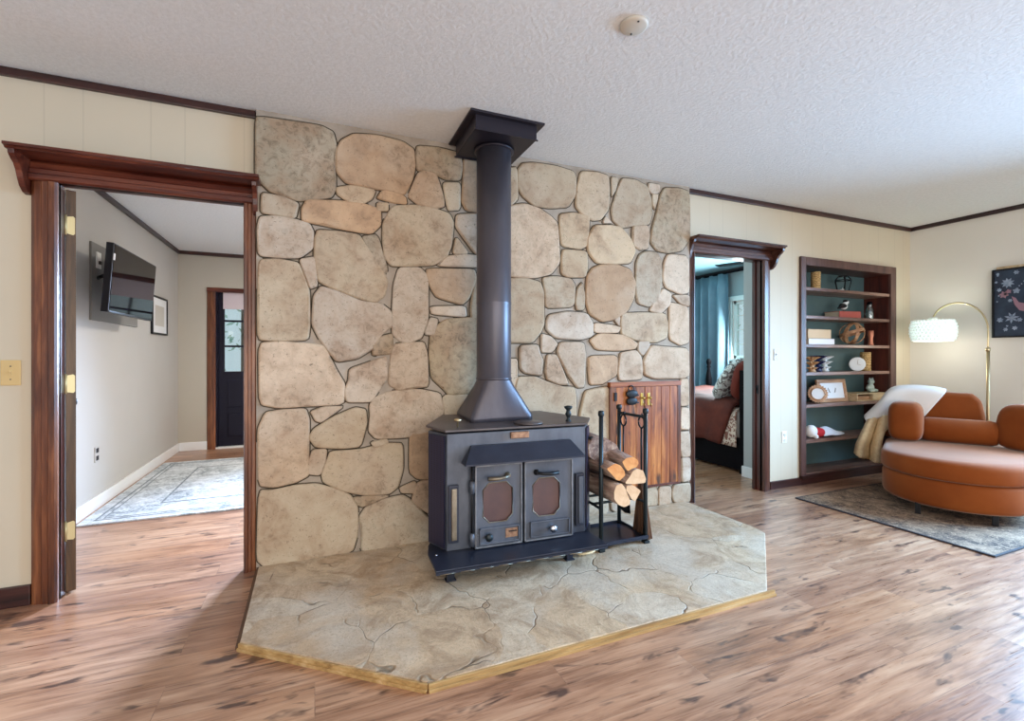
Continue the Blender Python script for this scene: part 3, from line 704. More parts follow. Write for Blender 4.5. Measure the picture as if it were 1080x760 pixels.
def window(idx, X, y0, y1, z0, z1, nx, nz, label, axis='X', t=.12):
    w = thing('window_%d' % idx, label, 'window', (X, (y0 + y1) / 2, z0) if axis == 'X' else ((y0 + y1) / 2, X, z0), kind='structure')
    def bx(bm, a0, a1, d0, d1, c0, c1, bv=.002):
        box(bm, d0, d1, a0, a1, c0, c1, bv) if axis == 'X' else box(bm, a0, a1, d0, d1, c0, c1, bv)
    cw = .07; b = BM()
    for a in ((y0 - cw, y0, z0, z1), (y1, y1 + cw, z0, z1), (y0 - cw, y1 + cw, z1, z1 + cw)): bx(b, a[0], a[1], X - .018, X, a[2], a[3])
    obj('casing', b, 'window_frame', w, world=True)
    b = BM(); bx(b, y0 - cw - .02, y1 + cw + .02, X - .045, X + .02, z0 - .03, z0); obj('sill', b, 'window_frame', w, world=True)
    b = BM(); s = .045
    for a in ((y0, y0 + s, z0, z1), (y1 - s, y1, z0, z1), (y0, y1, z0, z0 + s), (y0, y1, z1 - s, z1)): bx(b, a[0], a[1], X + .03, X + .08, a[2], a[3])
    sash = obj('sash', b, 'window_frame', w, world=True)
    b = BM()
    for i in range(1, nx): a = y0 + (y1 - y0) * i / nx; bx(b, a - .008, a + .008, X + .045, X + .065, z0, z1)
    for i in range(1, nz): a = z0 + (z1 - z0) * i / nz; bx(b, y0, y1, X + .045, X + .065, a - .008, a + .008)
    obj('muntin', b, 'window_frame', sash, world=True)
    b = BM(); bx(b, y0 + s, y1 - s, X + .053, X + .057, z0 + s, z1 - s, 0); obj('pane', b, 'glass', sash, world=True)
    return w
window(1, 5.585, 4.2, 5.05, 1.10, 1.93, 3, 4, 'white gridded window beside the teal curtain')
window(2, 5.6, -.2, 1.65, .5, 2.15, 3, 3, 'wide window in the right wall nearer the room front')
window(3, 6.72, .5, 1.3, .9, 2.0, 3, 3, 'window in the far wall of the television room', 'Y')

# ------------------------------------------------------------------ stone wall
def chaikin(p, k=1):
    for _ in range(k):
        q = []
        for i in range(len(p)):
            a, c = p[i], p[(i + 1) % len(p)]
            q += [(a[0] * .87 + c[0] * .13, a[1] * .87 + c[1] * .13), (a[0] * .13 + c[0] * .87, a[1] * .13 + c[1] * .87)]
        p = q
    return p
def area(p): return .5 * sum(p[i][0] * p[(i + 1) % len(p)][1] - p[(i + 1) % len(p)][0] * p[i][1] for i in range(len(p)))
def inset(p, d):
    n = len(p); out = []
    for i in range(n):
        a, v, c = Vector(p[i - 1]), Vector(p[i]), Vector(p[(i + 1) % n])
        e1, e2 = (v - a), (c - v)
        if e1.length < 1e-6 or e2.length < 1e-6: out.append(tuple(v)); continue
        e1.normalize(); e2.normalize()
        m = Vector((-e1.y, e1.x)) + Vector((-e2.y, e2.x))
        if m.length < .2: m = Vector((-e1.y, e1.x))
        m.normalize(); out.append(tuple(v + m * d))
    return out
TONE = {'b': (195, 178, 153), 'p': (203, 186, 166), 't': (192, 164, 135), 'g': (168, 155, 133)}
SF = 2.795
bm = BM()
cl = bm.loops.layers.float_color.new('Col')
rg = random.Random(3)
box(bm, -.285, 2.662, SF + .014, 2.85, 0, 2.44, mi=1)
for code, pix in STONES:
    p = [tuple(at(x, y, SF + .008).xz) for x, y in pix]
    p = [(min(max(u, -.283), 2.66), min(max(v, .02), 2.436)) for u, v in p]
    if area(p) < 0: p = p[::-1]
    s = math.sqrt(abs(area(p))); p = chaikin(inset(p, -.0095), 2); h = rg.uniform(-.003, .004)
    w = min(1., s / .12)
    OUT = inset(p, -.0062)
    rings = [(p, 2.822), (p, SF + .010), (inset(p, .004 * w), SF + .002 - h * .5), (inset(p, .012 * w), SF - h)]
    vs = [[bm.verts.new((u, y - (mnoise.noise(Vector((u * 9, v * 9, k))) * .004 if k > 1 else 0), v)) for u, v in q] for k, (q, y) in enumerate(rings)]
    fs = []; n = len(p)
    for a, c in zip(vs, vs[1:]):
        for i in range(n):
            f = bm.faces.new((a[i], a[(i + 1) % n], c[(i + 1) % n], c[i])); f.smooth = True; fs.append(f)
    f = bm.faces.new(vs[-1]); fs += bmesh.ops.triangulate(bm, faces=[f])['faces']
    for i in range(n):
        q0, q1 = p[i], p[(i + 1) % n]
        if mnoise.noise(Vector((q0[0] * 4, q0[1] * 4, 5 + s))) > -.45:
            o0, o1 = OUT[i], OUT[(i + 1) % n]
            g = bm.faces.new([bm.verts.new((u, SF + .0125, w_)) for u, w_ in (q0, q1, o1, o0)]); g.material_index = 2  # flat strip painting the contact shadow along the stone edge
    t = TONE[code]; j = rg.uniform(.94, 1.05); jr = rg.uniform(-5, 5)
    col = lin((min(255, t[0] * j + jr), min(255, t[1] * j), min(255, t[2] * j - jr)))
    col = (*col[:3], 1. if code == 'g' else rg.choice((.1, .25, .45)))
    for f in fs:
        f.material_index = 0
        for lp in f.loops: lp[cl] = col
bmesh.ops.recalc_face_normals(bm, faces=bm.faces)
obj('wall_stone', bm, ['stone', 'mortar', 'groove'], label='fieldstone wall of big beige stones behind the stove', cat='stone wall', kind='structure')  # 'groove' is the painted contact shadow along the stone edges

# hearth
HP = [(-.272, 2.80), (-.268, 2.09), (.355, 1.582), (1.975, 1.585), (2.60, 2.10), (2.625, 2.19), (2.61, 2.80)]
HT = thing('stone_hearth', 'low flagstone hearth under the black stove, edged with wood strip', 'hearth', (1.17, 2.2, 0))
b = BM(); prism(b, HP, 0, .03, bevel=.004); obj('hearth_slab', b, 'hearth', HT, world=True)
def edge(p, q, m, name='edge_strip'):
    b = BM(); p, q = Vector(p), Vector(q); d = (q - p).normalized(); nrm = Vector((d.y, -d.x))
    prism(b, [tuple(p), tuple(q), tuple(q + nrm * .009), tuple(p + nrm * .009)], 0, .027, bevel=.002)
    prism(b, [tuple(p + nrm * .009), tuple(q + nrm * .009), tuple(q + nrm * .016), tuple(p + nrm * .016)], 0, .012, bevel=.001)
    obj(name, b, m, HT, world=True)
edge(HP[0], HP[1], 'edge_trim_dark'); edge(HP[1], HP[2], 'edge_trim'); edge(HP[2], (2.02, 1.585), 'edge_trim')
# ------------------------------------------------------------------ wood stove (own frame: x right, y back, z above the hearth)
ST = thing('wood_stove', 'black iron double-door wood stove standing on the stone hearth', 'stove', (1.01, 2.29, .03), math.radians(-2.5))
FR = [(-.405, .0), (.405, .0), (.50, .14), (.30, .44), (-.33, .44), (-.475, .16)]
def off(p, d): 
    c = (0, .2); return [(c[0] + (x - c[0]) * (1 - d / .45), c[1] + (y - c[1]) * (1 - d / .25)) for x, y in p]
b = BM(); prism(b, off(FR, .012), .12, .712, bevel=.004); body = obj('firebox_body', b, 'iron', ST)
for (xa, ya), (xb, yb) in (((-.40, .012), (-.462, .152)), ((.40, .012), (.487, .135))):
    b = BM(); d = Vector((xb - xa, yb - ya)); n = Vector((d.y, -d.x)); n = n.normalized() * (.006 if xa > 0 else -.006)
    prism(b, [(xa + d.x * .06, ya + d.y * .06), (xa + d.x * .94, ya + d.y * .94), (xa + d.x * .94 + n.x, ya + d.y * .94 + n.y), (xa + d.x * .06 + n.x, ya + d.y * .06 + n.y)], .135, .70)
    obj('perforated_side', b, 'perforated', ST)
# sloping top plate
b = BM(); prism(b, FR, 0, .011, bevel=.002)
for v in b.verts: v.co.z += .722 + max(v.co.y, 0) * .055
obj('top_plate', b, 'iron_top', ST)
# base shelf and legs
b = BM(); prism(b, [(-.49, -.19), (.42, -.19), (.42, .0), (.49, .12), (.33, .42), (-.33, .42), (-.47, .12), (-.49, .02)], .108, .12, bevel=.002); box(b, -.49, .42, -.19, -.182, .098, .116, .001); obj('base_shelf', b, 'iron_dark', ST)
b = BM()
for i in range(9): x = -.47 + i * .095; tube(b, [(x, -.1905, .100), (x + .07, -.1905, .100)], .0022, 6)
obj('worn_lip', b, 'worn', ST)
for x, y in ((-.39, -.045), (.27, -.035), (-.31, .36), (.28, .36)):
    b = BM(); prism(b, [(x - .019, y - .014), (x + .019, y - .014), (x + .019, y + .014), (x - .019, y + .014)], 0, .11, bevel=.003); box(b, x - .026, x + .026, y - .02, y + .02, 0, .006, .001); obj('leg', b, 'iron_dark', ST)
# canopy over the doors
b = BM(); v = [(-.272, -.012, .648), (.292, -.012, .648), (.345, -.085, .570), (-.322, -.085, .570), (-.272, .01, .648), (.292, .01, .648), (.345, .01, .562), (-.322, .01, .562), (.345, -.085, .562), (-.322, -.085, .562)]
v = [b.verts.new(p) for p in v]
for q in ((0, 1, 2, 3), (3, 2, 8, 9), (9, 8, 6, 7), (0, 4, 5, 1), (1, 5, 6, 8, 2), (0, 3, 9, 7, 4), (4, 7, 6, 5)): b.faces.new([v[i] for i in q])
bmesh.ops.recalc_face_normals(b, faces=b.faces); obj('canopy', b, 'iron_dark', ST)
def octo(x0, x1, z0, z1, c): return [(x0 + c, z0), (x1 - c, z0), (x1, z0 + c), (x1, z1 - c), (x1 - c, z1), (x0 + c, z1), (x0, z1 - c), (x0, z0 + c)]
def ring_prism(bm, outer, inner, a, c):
    n = len(outer)
    lo = [[bm.verts.new((u, a, w)) for u, w in p] for p in (outer, inner)]; hi = [[bm.verts.new((u, c, w)) for u, w in p] for p in (outer, inner)]
    for i in range(n):
        j = (i + 1) % n
        for q in ((lo[0][i], lo[0][j], lo[1][j], lo[1][i]), (hi[0][i], hi[1][i], hi[1][j], hi[0][j]), (lo[0][i], hi[0][i], hi[0][j], lo[0][j]), (lo[1][i], lo[1][j], hi[1][j], hi[1][i])): bm.faces.new(q)
    bmesh.ops.recalc_face_normals(bm, faces=bm.faces)
def rect8(x0, x1, z0, z1): 
    c = .04; return [(x0 + c, z0), (x1 - c, z0), (x1, z0 + c), (x1, z1 - c), (x1 - c, z1), (x0 + c, z1), (x0, z1 - c), (x0, z0 + c)]
for side, (x0, x1, wx0, wx1) in enumerate(((-.258, .0, -.215, -.052), (.012, .298, .062, .222))):
    z0, z1 = .126, .552
    b = BM()
    # door slab built as a ring round the window opening
    o = [(x0 + .045, z0), (x1 - .045, z0), (x1, z0 + .09), (x1, z1 - .06), (x1 - .045, z1), (x0 + .045, z1), (x0, z1 - .06), (x0, z0 + .09)]
    o = [(x0, z0), (x1, z0), (x1, z0 + .1), (x1, z1 - .1), (x1, z1), (x0, z1), (x0, z1 - .1), (x0, z0 + .1)]
    ring_prism(b, o, octo(wx0, wx1, .250, .455, .035), -.022, .012)
    d = obj('stove_door', b, 'iron', ST)
    b = BM()
    for q in ((x0, x0 + .009, z0, z1), (x1 - .009, x1, z0, z1), (x0, x1, z1 - .011, z1), (x0, x1, z0, z0 + .008)): box(b, q[0], q[1], -.030, -.021, q[2], q[3], .002)
    obj('raised_border', b, 'iron_edge', d)
    b = BM(); prism(b, octo(wx0 - .004, wx1 + .004, .246, .459, .035), -.012, -.006, 'Y'); obj('glass_pane', b, 'stove_glass', d)
    b = BM(); pts = octo(wx0, wx1, .250, .455, .035); tube(b, [(u, -.021, w) for u, w in pts], .0032, 6, closed=True); obj('worn_rim', b, 'worn', d)
    fx0, fx1 = (x0 + .022, x1 - .016) if side == 0 else (x0 + .032, x1 - .022)
    b = BM(); box(b, fx0, fx1, -.028, -.02, .145, .228, .003)
    for q in ((fx0, fx1, .220, .228), (fx0, fx1, .145, .151), (fx0, fx0 + .008, .145, .228), (fx1 - .008, fx1, .145, .228)): box(b, q[0], q[1], -.036, -.027, q[2], q[3], .002)
    obj('draft_panel', b, 'iron', d)
    kx = fx0 + .045 if side == 0 else fx0 + .125
    b = BM(); lathe(b, [(.008, -.028), (.008, -.042), (.019, -.047), (.021, -.056), (.015, -.064), (0, -.066)], (kx, 0, .186), 16, axis='Y'); obj('draft_knob', b, 'chrome' if side else 'rack', d)
    if side == 0:
        b = BM(); box(b, fx1 - .078, fx1 - .012, -.031, -.027, .165, .212, .001); pl = obj('maker_plate', b, 'copper_plate', d)
        b = BM(); box(b, fx1 - .062, fx1 - .016, -.0325, -.0305, .193, .200, .001); obj('plate_slot', b, 'black', pl)
    hx = wx1 - .03 if side == 0 else wx0 + .02
    b = BM(); lathe(b, [(.016, -.02), (.016, -.03), (.009, -.034), (.009, -.05)], (hx, 0, .489), 14, axis='Y')
    s = -1 if side == 0 else 1
    tube(b, [(hx, -.048, .489), (hx + s * .03, -.056, .484), (hx + s * .06, -.058, .482), (hx + s * .115, -.056, .484)], [.008, .008, .010, .011], 10)
    obj('door_handle', b, 'worn' if side == 0 else 'black', d)
for z in (.175, .44):
    b = BM(); tube(b, [(-.272, -.02, z - .032), (-.272, -.02, z + .032)], .013, 12); box(b, -.272, -.235, -.028, -.02, z - .026, z + .026, .002); obj('door_hinge', b, 'iron', ST)
b = BM(); tube(b, [(-.272, -.014, .13), (-.272, -.014, .55)], .005, 8); obj('hinge_rod', b, 'black', ST)
for x in (-.365, .352):
    b = BM(); box(b, x - .026, x + .026, -.012, .004, .165, .455, .003); sl = obj('side_recess', b, 'iron_dark', ST)
    b = BM(); box(b, x - .012, x + .016, -.02, -.010, .18, .44, .004); obj('worn_bar', b, 'worn' if x < 0 else 'iron', sl)
b = BM(); box(b, -.055, .048, -.008, .012, .672, .706, .003); box(b, -.05, .043, -.011, -.007, .676, .702, .001); obj('nameplate', b, 'copper_plate', ST)
b = BM(); lathe(b, [(.005, 0), (.005, .03), (.019, .034), (.020, .042), (.008, .047), (0, .048)], (-.325, .07, .735), 14); obj('top_bolt', b, 'gold', ST)
b = BM(); lathe(b, [(.020, 0), (.014, .008), (.008, .02), (.012, .032), (.019, .045), (.014, .055), (.011, .066), (.022, .078), (.024, .088), (.008, .092), (0, .093)], (.32, .07, .734), 16); obj('finial', b, 'rack', ST)
b = BM(); lathe(b, [(.078, 0), (.082, .004), (.078, .010), (.03, .013), (.0, .013)], (.075, .075, .737), 28); obj('damper_disc', b, 'iron_top', ST)
b = BM(); lathe(b, [(.008, -.012), (.008, -.03), (.013, -.034), (.013, -.044), (0, -.046)], (.465, .10, .63), 12, axis='Y'); obj('side_bolt', b, 'rack', ST)
for x in (-.455,):
    b = BM(); lathe(b, [(.006, .12), (.006, .125), (0, .127)], (x, -.02, 0), 8); obj('shelf_bolt', b, 'chrome', ST)

# flue: hood, pipe, ceiling box
FL = thing('flue_pipe', 'black stovepipe rising from the stove into a square ceiling box', 'stovepipe', (.975, 2.60, .79))
b = BM(); n = 64; sq = []
for i in range(n):
    a = 2 * PI * (i + .5) / n; c, s = math.cos(a), math.sin(a); m = max(abs(c), abs(s)); sq.append((c / m, s / m, c, s))
rings = []
for z, hw, hd, k in ((.768, .186, .15, 0), (.800, .186, .15, 0), (.995, .103, .103, 1), (1.01, .103, .103, 1)):
    rings.append([b.verts.new((.975 + hw * (q[2] if k else q[0]), 2.60 + hd * (q[3] if k else q[1]), z)) for q in sq])
for r0, r1 in zip(rings, rings[1:]):
    for i in range(n): b.faces.new((r0[i], r0[(i + 1) % n], r1[(i + 1) % n], r1[i])).smooth = True
b.faces.new(rings[0][::-1]); b.faces.new(rings[-1]); bmesh.ops.recalc_face_normals(b, faces=b.faces)
obj('smoke_hood', b, 'flue', FL, world=True)
b = BM(); lathe(b, [(.103, 1.0), (.106, 1.003), (.106, 1.012), (.102, 1.016), (.102, 1.44), (.1035, 1.445), (.1035, 1.452), (.102, 1.457), (.102, 2.37)], (.975, 2.60, 0), 40); obj('pipe', b, 'flue', FL, world=True)
b = BM(); lathe(b, [(.1, 2.335), (.118, 2.337), (.118, 2.345), (.1, 2.35)], (.975, 2.60, 0), 32); obj('pipe_collar', b, 'cap', FL, world=True)
b = BM(); box(b, .79, 1.152, 2.385, 2.765, 2.352, 2.43, .003)
for q in ((.784, 1.158, 2.379, 2.387), (.784, 1.158, 2.763, 2.771)): box(b, q[0], q[1], q[2], q[3], 2.346, 2.352)
bx = obj('ceiling_box', b, 'cap', FL, world=True)
b = BM(); box(b, .755, 1.187, 2.352, 2.80, 2.428, 2.44, .002); obj('box_flange', b, 'cap', bx, world=True)

# ------------------------------------------------------------------ log rack, logs, fire tools
RK = thing('log_rack', 'black iron log rack beside the stove holding split firewood', 'log rack', (1.65, 2.39, .03))
PA, PB, PC, PD = (1.497, 2.262), (1.805, 2.52), (1.812, 2.268), (1.515, 2.52)
for i, (x, y) in enumerate((PA, PC, PB, PD)):
    b = BM(); h = .80 if i < 3 else .66; tube(b, [(x, y, .03), (x, y, h)], .0125, 12); lathe(b, [(.0125, h - .005), (.0165, h), (.0175, h + .010), (.0165, h + .022), (.012, h + .028), (0, h + .029)], (x, y, 0), 12); box(b, x - .018, x + .018, y - .018, y + .018, .03, .046, .003); obj('post', b, 'rack', RK, world=True)
def rod(p, q, r, name): b = BM(); tube(b, [p, q], r, 8); obj(name, b, 'rack', RK, world=True)
rod((*PB, .775), (*PC, .775), .009, 'tool_rail')
rod((*PA, .27), (*PD, .27), .008, 'side_rail'); rod((*PB, .27), (*PC, .27), .008, 'side_rail')
rod((PA[0], 2.36, .27), (PB[0], 2.36, .27), .008, 'cross_rail'); rod((PA[0], 2.50, .27), (PB[0], 2.50, .27), .008, 'cross_rail')
b = BM(); box(b, 1.44, 1.825, 2.255, 2.54, .056, .066, .002)
for q in ((1.44, 1.825, 2.255, 2.262), (1.44, 1.825, 2.533, 2.54), (1.818, 1.825, 2.262, 2.533)): box(b, q[0], q[1], q[2], q[3], .064, .078, .001)
obj('tray', b, 'iron_dark', RK, world=True)
def log(pix, end, label, length=.46, tilt=(0, 0), Y=2.2, taper=.93):
    p = [tuple(at(x, y, Y).xz) for x, y in pix]
    if area(p) < 0: p = p[::-1]
    p = chaikin(p, 1); cx = sum(q[0] for q in p) / len(p); cz = sum(q[1] for q in p) / len(p)
    b = BM(); rr = random.Random(int(cx * 1e4)); rings = []
    for k in range(9):
        u = k / 8; s = (1 - (1 - taper) * u)
        rings.append([b.verts.new((cx + (x - cx) * s * (1 + .05 * mnoise.noise(Vector((x * 30, z * 30, k * .8)))) + tilt[0] * u, Y + length * u, cz + (z - cz) * s * (1 + .05 * mnoise.noise(Vector((z * 30, x * 30, k * .8 + 9)))) + tilt[1] * u)) for x, z in p])
    n = len(p)
    for r0, r1 in zip(rings, rings[1:]):
        for i in range(n): f = b.faces.new((r0[i], r0[(i + 1) % n], r1[(i + 1) % n], r1[i])); f.smooth = True
    for f in (b.faces.new(rings[0][::-1]), b.faces.new(rings[-1])): f.material_index = 1
    bmesh.ops.recalc_face_normals(b, faces=b.faces)
    L = thing('firewood_log', label, 'log', (cx, Y, cz), group='split logs in the rack')
    ends = BM()
    # cut face as its own part, a hair proud of the log
    for q in ([v.co.copy() for v in rings[0]],):
        lo = [ends.verts.new(v) for v in q]; hi = [ends.verts.new(v - Vector((0, .003, 0))) for v in q]
        for i in range(n): ends.faces.new((lo[i], lo[(i + 1) % n], hi[(i + 1) % n], hi[i]))
        ends.faces.new(hi); ends.faces.new(lo[::-1])
    bmesh.ops.recalc_face_normals(ends, faces=ends.faces)
    obj('bark_body', b, ['bark', end], L, world=True); obj('cut_end', ends, end, L, world=True)
K = lambda *p: [(620 + x / 8.443, 455 + y / 8.443) for x, y in p]
log(K((305, 270), (340, 235), (400, 225), (440, 250), (450, 285), (430, 315), (390, 330), (355, 350), (330, 320)), 'end_orange', 'topmost log in the rack, orange cut end near the right post', .5, (-.11, .12))
log(K((165, 330), (240, 280), (290, 300), (325, 350), (330, 390), (280, 435), (255, 430), (215, 385)), 'end_orange', 'diamond-ended orange log at the left of the rack', .45, (-.07, .045))
log(K((330, 455), (370, 400), (400, 350), (440, 330), (490, 345), (515, 420), (510, 455), (400, 465), (340, 465)), 'end_pale', 'half-moon log with pale cut end against the right post', .5, (-.09, .035))
log(K((230, 540), (250, 480), (300, 460), (330, 500), (350, 560), (375, 610), (370, 650), (320, 670), (270, 650), (235, 600)), 'end_pale', 'thick round log lying lowest in the rack', .5, (-.07, .02))
log(K((345, 480), (400, 475), (470, 525), (440, 580), (420, 620), (390, 600), (360, 550), (335, 520)), 'end_pale', 'small wedge log with pale end, lower right of the pile', .42, (-.05, .02))
log([(620, 470), (626, 461), (638, 461), (650, 468), (655, 480), (648, 488), (632, 488), (622, 482)], 'bark', 'grey bark log at the top left behind the others', .34, (-.05, .04), 2.32)
TG = 'iron fire tools hanging on the rack'
def tool(y, label, name, x=1.79):
    t = thing(name, label, 'fire tool', (x, y, .40), group=TG)
    b = BM(); tube(b, [(x, y, .44), (x, y, .70)], .0055, 8)
    pts = [(x, y + .03 * math.sin(a) * (1 - .1 * k), .735 + .034 * math.cos(a)) for k, a in ((i / 14, PI + .2 + i * .42) for i in range(15))]
    tube(b, [(x, y, .70)] + pts, .0055, 8); tube(b, [(x, y, .765), (x, y - .006, .79), (x + .0, y - .012, .778)], .004, 6); obj('handle_rod', b, 'black', t, world=True); return t
t = tool(2.455, 'fire tool with flat black shovel blade hanging behind the logs', 'fire_shovel')
b = BM(); tube(b, [(1.79, 2.455, .44), (1.79, 2.455, .25)], .0055, 8); sheet(b, [[(1.79 + dx, 2.455 + dy, z + abs(dy) * .2) for dy in (-.05, -.025, 0, .025, .05)] for z, dx in ((.255, 0), (.205, .012), (.150, .016))], .004); obj('shovel_blade', b, 'black', t, world=True)
t = tool(2.335, 'brown-bristled hearth broom hanging at the right end of the rack', 'hearth_broom', 1.835)
b = BM()
for k in range(70):
    a = random.uniform(-1, 1); c = random.uniform(-1, 1); tube(b, [(1.835 + c * .012, 2.335 + a * .014, .38), (1.838 + c * .022, 2.335 + a * .075, .045 + random.uniform(0, .008))], [.005, .0075], 5)
obj('bristles', b, 'straw', t, world=True)
b = BM(); tube(b, [(1.835, 2.335, .37), (1.835, 2.335, .44)], .014, 10); obj('ferrule', b, 'black', t, world=True)
b = BM(); tube(b, [(1.40 + (.058 - .0006 * k) * math.cos(k * .42), 2.262 + .026 * math.sin(k * .42), .037 + .0009 * k) for k in range(40)], .0055, 8)
obj('cord_coil', b, 'beige_throw', label='pale cord lying on the hearth under the stove', cat='cord')

# pine cupboard doors set in the stone
CB = thing('pine_cupboard', 'small two-door knotty pine cupboard set into the stone wall', 'cupboard', (2.23, 2.80, .18))
x0, x1, z0, z1 = 1.912, 2.548, .19, .952
b = BM(); box(b, x0, x1, 2.772, 2.82, z1 - .034, z1, .003); obj('top_rail', b, 'pine_frame', CB, world=True)
b = BM(); box(b, x0, x0 + .05, 2.776, 2.82, z0, z1 - .034, .003); obj('stile', b, 'casing_v', CB, world=True)
b = BM(); box(b, x1 - .03, x1, 2.776, 2.82, z0, z1 - .034, .003); obj('stile', b, 'casing_v', CB, world=True)
b = BM(); box(b, x0, x1, 2.78, 2.82, z0 - .012, z0 + .006, .002); obj('bottom_rail', b, 'casing_h', CB, world=True)
def planks(xs, name):
    b = BM(); c = b.loops.layers.float_color.new('Col')
    for i, (xa, xb) in enumerate(zip(xs, xs[1:])):
        nf = len(b.faces); box(b, xa + .0013, xb - .0013, 2.776, 2.802, z0 + .006, z1 - .036, .003); b.faces.ensure_lookup_table()
        g = random.uniform(.76, 1.05); cc = (g, g * random.uniform(.93, 1.02), g * random.uniform(.9, 1.02), 1)
        for f in b.faces[nf:]:
            for lp in f.loops: lp[c] = cc
    return obj(name, b, 'pine', CB, world=True)
obj('backing', B1(1.962, 2.518, 2.802, 2.812, .19, .918), 'black', CB, world=True)
dl = planks([1.964, 2.03, 2.135, 2.21], 'cupboard_door'); dr = planks([2.214, 2.27, 2.362, 2.442, 2.516], 'cupboard_door')
for x, d in ((2.185, dl), (2.245, dr)):
    b = BM(); box(b, x - .011, x + .011, 2.772, 2.777, .78, .87, .003); lathe(b, [(.005, 2.774), (.005, 2.762), (.010, 2.757), (.011, 2.749), (0, 2.746)], (x, 0, .835), 14, axis='Y'); tube(b, [(x, 2.755, .80), (x, 2.745, .787), (x, 2.755, .775)], .004, 6); obj('brass_pull', b, 'brass', d, world=True)
for z in (.30, .85): b = BM(); box(b, 1.945, 1.966, 2.768, 2.777, z - .03, z + .03, .001); obj('hinge', b, 'black', dl, world=True)
HG = thing('iron_trivet', 'dark cast iron ornament hanging on the left pine door', 'ornament', (2.09, 2.772, .80))
b = BM()
for cz, w in ((.868, .052), (.815, .048)):
    ball(b, (2.09, 2.764, cz), (w, .010, .027), 16, p=.85); box(b, 2.07, 2.15, 2.760, 2.770, cz - .016, cz - .006, .003)
obj('cast_plate', b, 'black', HG, world=True)
b = BM(); tube(b, [(2.085 + .022 * math.cos(a), 2.768, .905 + .022 * math.sin(a)) for a in [2 * PI * i / 14 for i in range(14)]], .0045, 6, closed=True); obj('hanging_ring', b, 'black', HG, world=True)
# ------------------------------------------------------------------ built-in bookcase
BK = thing('built_in_bookcase', 'dark wood built-in bookcase with blue-green back, recessed in the cream wall', 'bookcase', (4.63, 2.84, .06))
bx0, bx1, bz0, bz1, bb = 4.012, 5.24, .10, 1.945, 3.075
b = BM()
for q in ((3.947, bx0, .055, 2.018), (bx1, 5.328, .055, 2.018), (bx0, bx1, bz1, 2.018)): box(b, q[0], q[1], 2.826, 2.85, q[2], q[3], .004)
obj('face_frame', b, 'shelf_frame', BK, world=True)
b = BM(); box(b, 3.947, 5.328, 2.812, 2.85, .055, .085, .004); box(b, 3.947, 5.328, 2.834, 2.85, .0, .055, .002); obj('toe_board', b, 'dark_trim', BK, world=True)
for x in (bx0 - .018, bx1): obj('side_panel', B1(x, x + .018, 2.85, bb, .07, 1.965), 'shelf_side', BK, world=True)
obj('back_panel', B1(bx0 - .018, bx1 + .018, bb, bb + .02, .07, 1.965), 'shelf_back', BK, world=True)
obj('top_panel', B1(bx0, bx1, 2.85, bb, bz1, 1.965), 'dark_trim', BK, world=True)
SZ = [1.752, 1.500, 1.242, .991, .703, .388]
for z in SZ:
    b = BM(); box(b, bx0, bx1, 2.838, bb, z - .028, z, .003); obj('shelf', b, 'shelf_board', BK, world=True)
b = BM(); box(b, bx0, bx1, 2.838, bb, .075, .095, .003); obj('bottom_board', b, 'shelf_board', BK, world=True)

def gen(name, bm, m, label, cat, group=None): return obj(name, bm, m, label=label, cat=cat, group=group)
def pot(prof, x, y, z, n=24): b = BM(); lathe(b, [(r, z + h) for r, h in prof], (x, y, 0), n); return b
# top shelf
def woven(x, y, z, r, h): 
    pr = [(r * .9, 0)]
    k = 7
    for i in range(k): pr += [(r, h * (i + .25) / k), (r, h * (i + .75) / k), (r * .92, h * (i + 1) / k)]
    return pot(pr + [(r * .8, h), (r * .78, h - .01)], x, y, z)
gen('woven_vase', woven(4.285, 2.93, SZ[0], .040, .165), 'weave', 'woven rattan cylinder on the top shelf', 'vase')
t = thing('wire_terrarium', 'black wire geometric candle holder on the top shelf', 'candle holder', (4.70, 2.95, SZ[0]))
b = BM(); z = SZ[0]
lo = [Vector((4.70 + .048 * math.cos(a), 2.95 + .048 * math.sin(a), z + .006)) for a in [2 * PI * i / 5 + .3 for i in range(5)]]
hi = [Vector((4.70 + .074 * math.cos(a), 2.95 + .07 * math.sin(a), z + .115)) for a in [2 * PI * i / 5 + .3 for i in range(5)]]
tp = [Vector((4.70 + .042 * math.cos(a), 2.95 + .042 * math.sin(a), z + .155)) for a in [2 * PI * i / 5 + .3 for i in range(5)]]
for i in range(5):
    j = (i + 1) % 5
    for p, q in ((lo[i], lo[j]), (hi[i], hi[j]), (lo[i], hi[i]), (hi[i], tp[i]), (tp[i], tp[j])): tube(b, [p, q], .0045, 6)
obj('wire_frame', b, 'black', t, world=True)
gen('tea_light', pot([(.018, 0), (.019, .02), (.004, .021), (.002, .032), (0, .033)], 4.70, 2.95, SZ[0] + .012), 'diffuser' if False else 'porcelain', 'tiny white tea light inside the wire candle holder', 'candle')
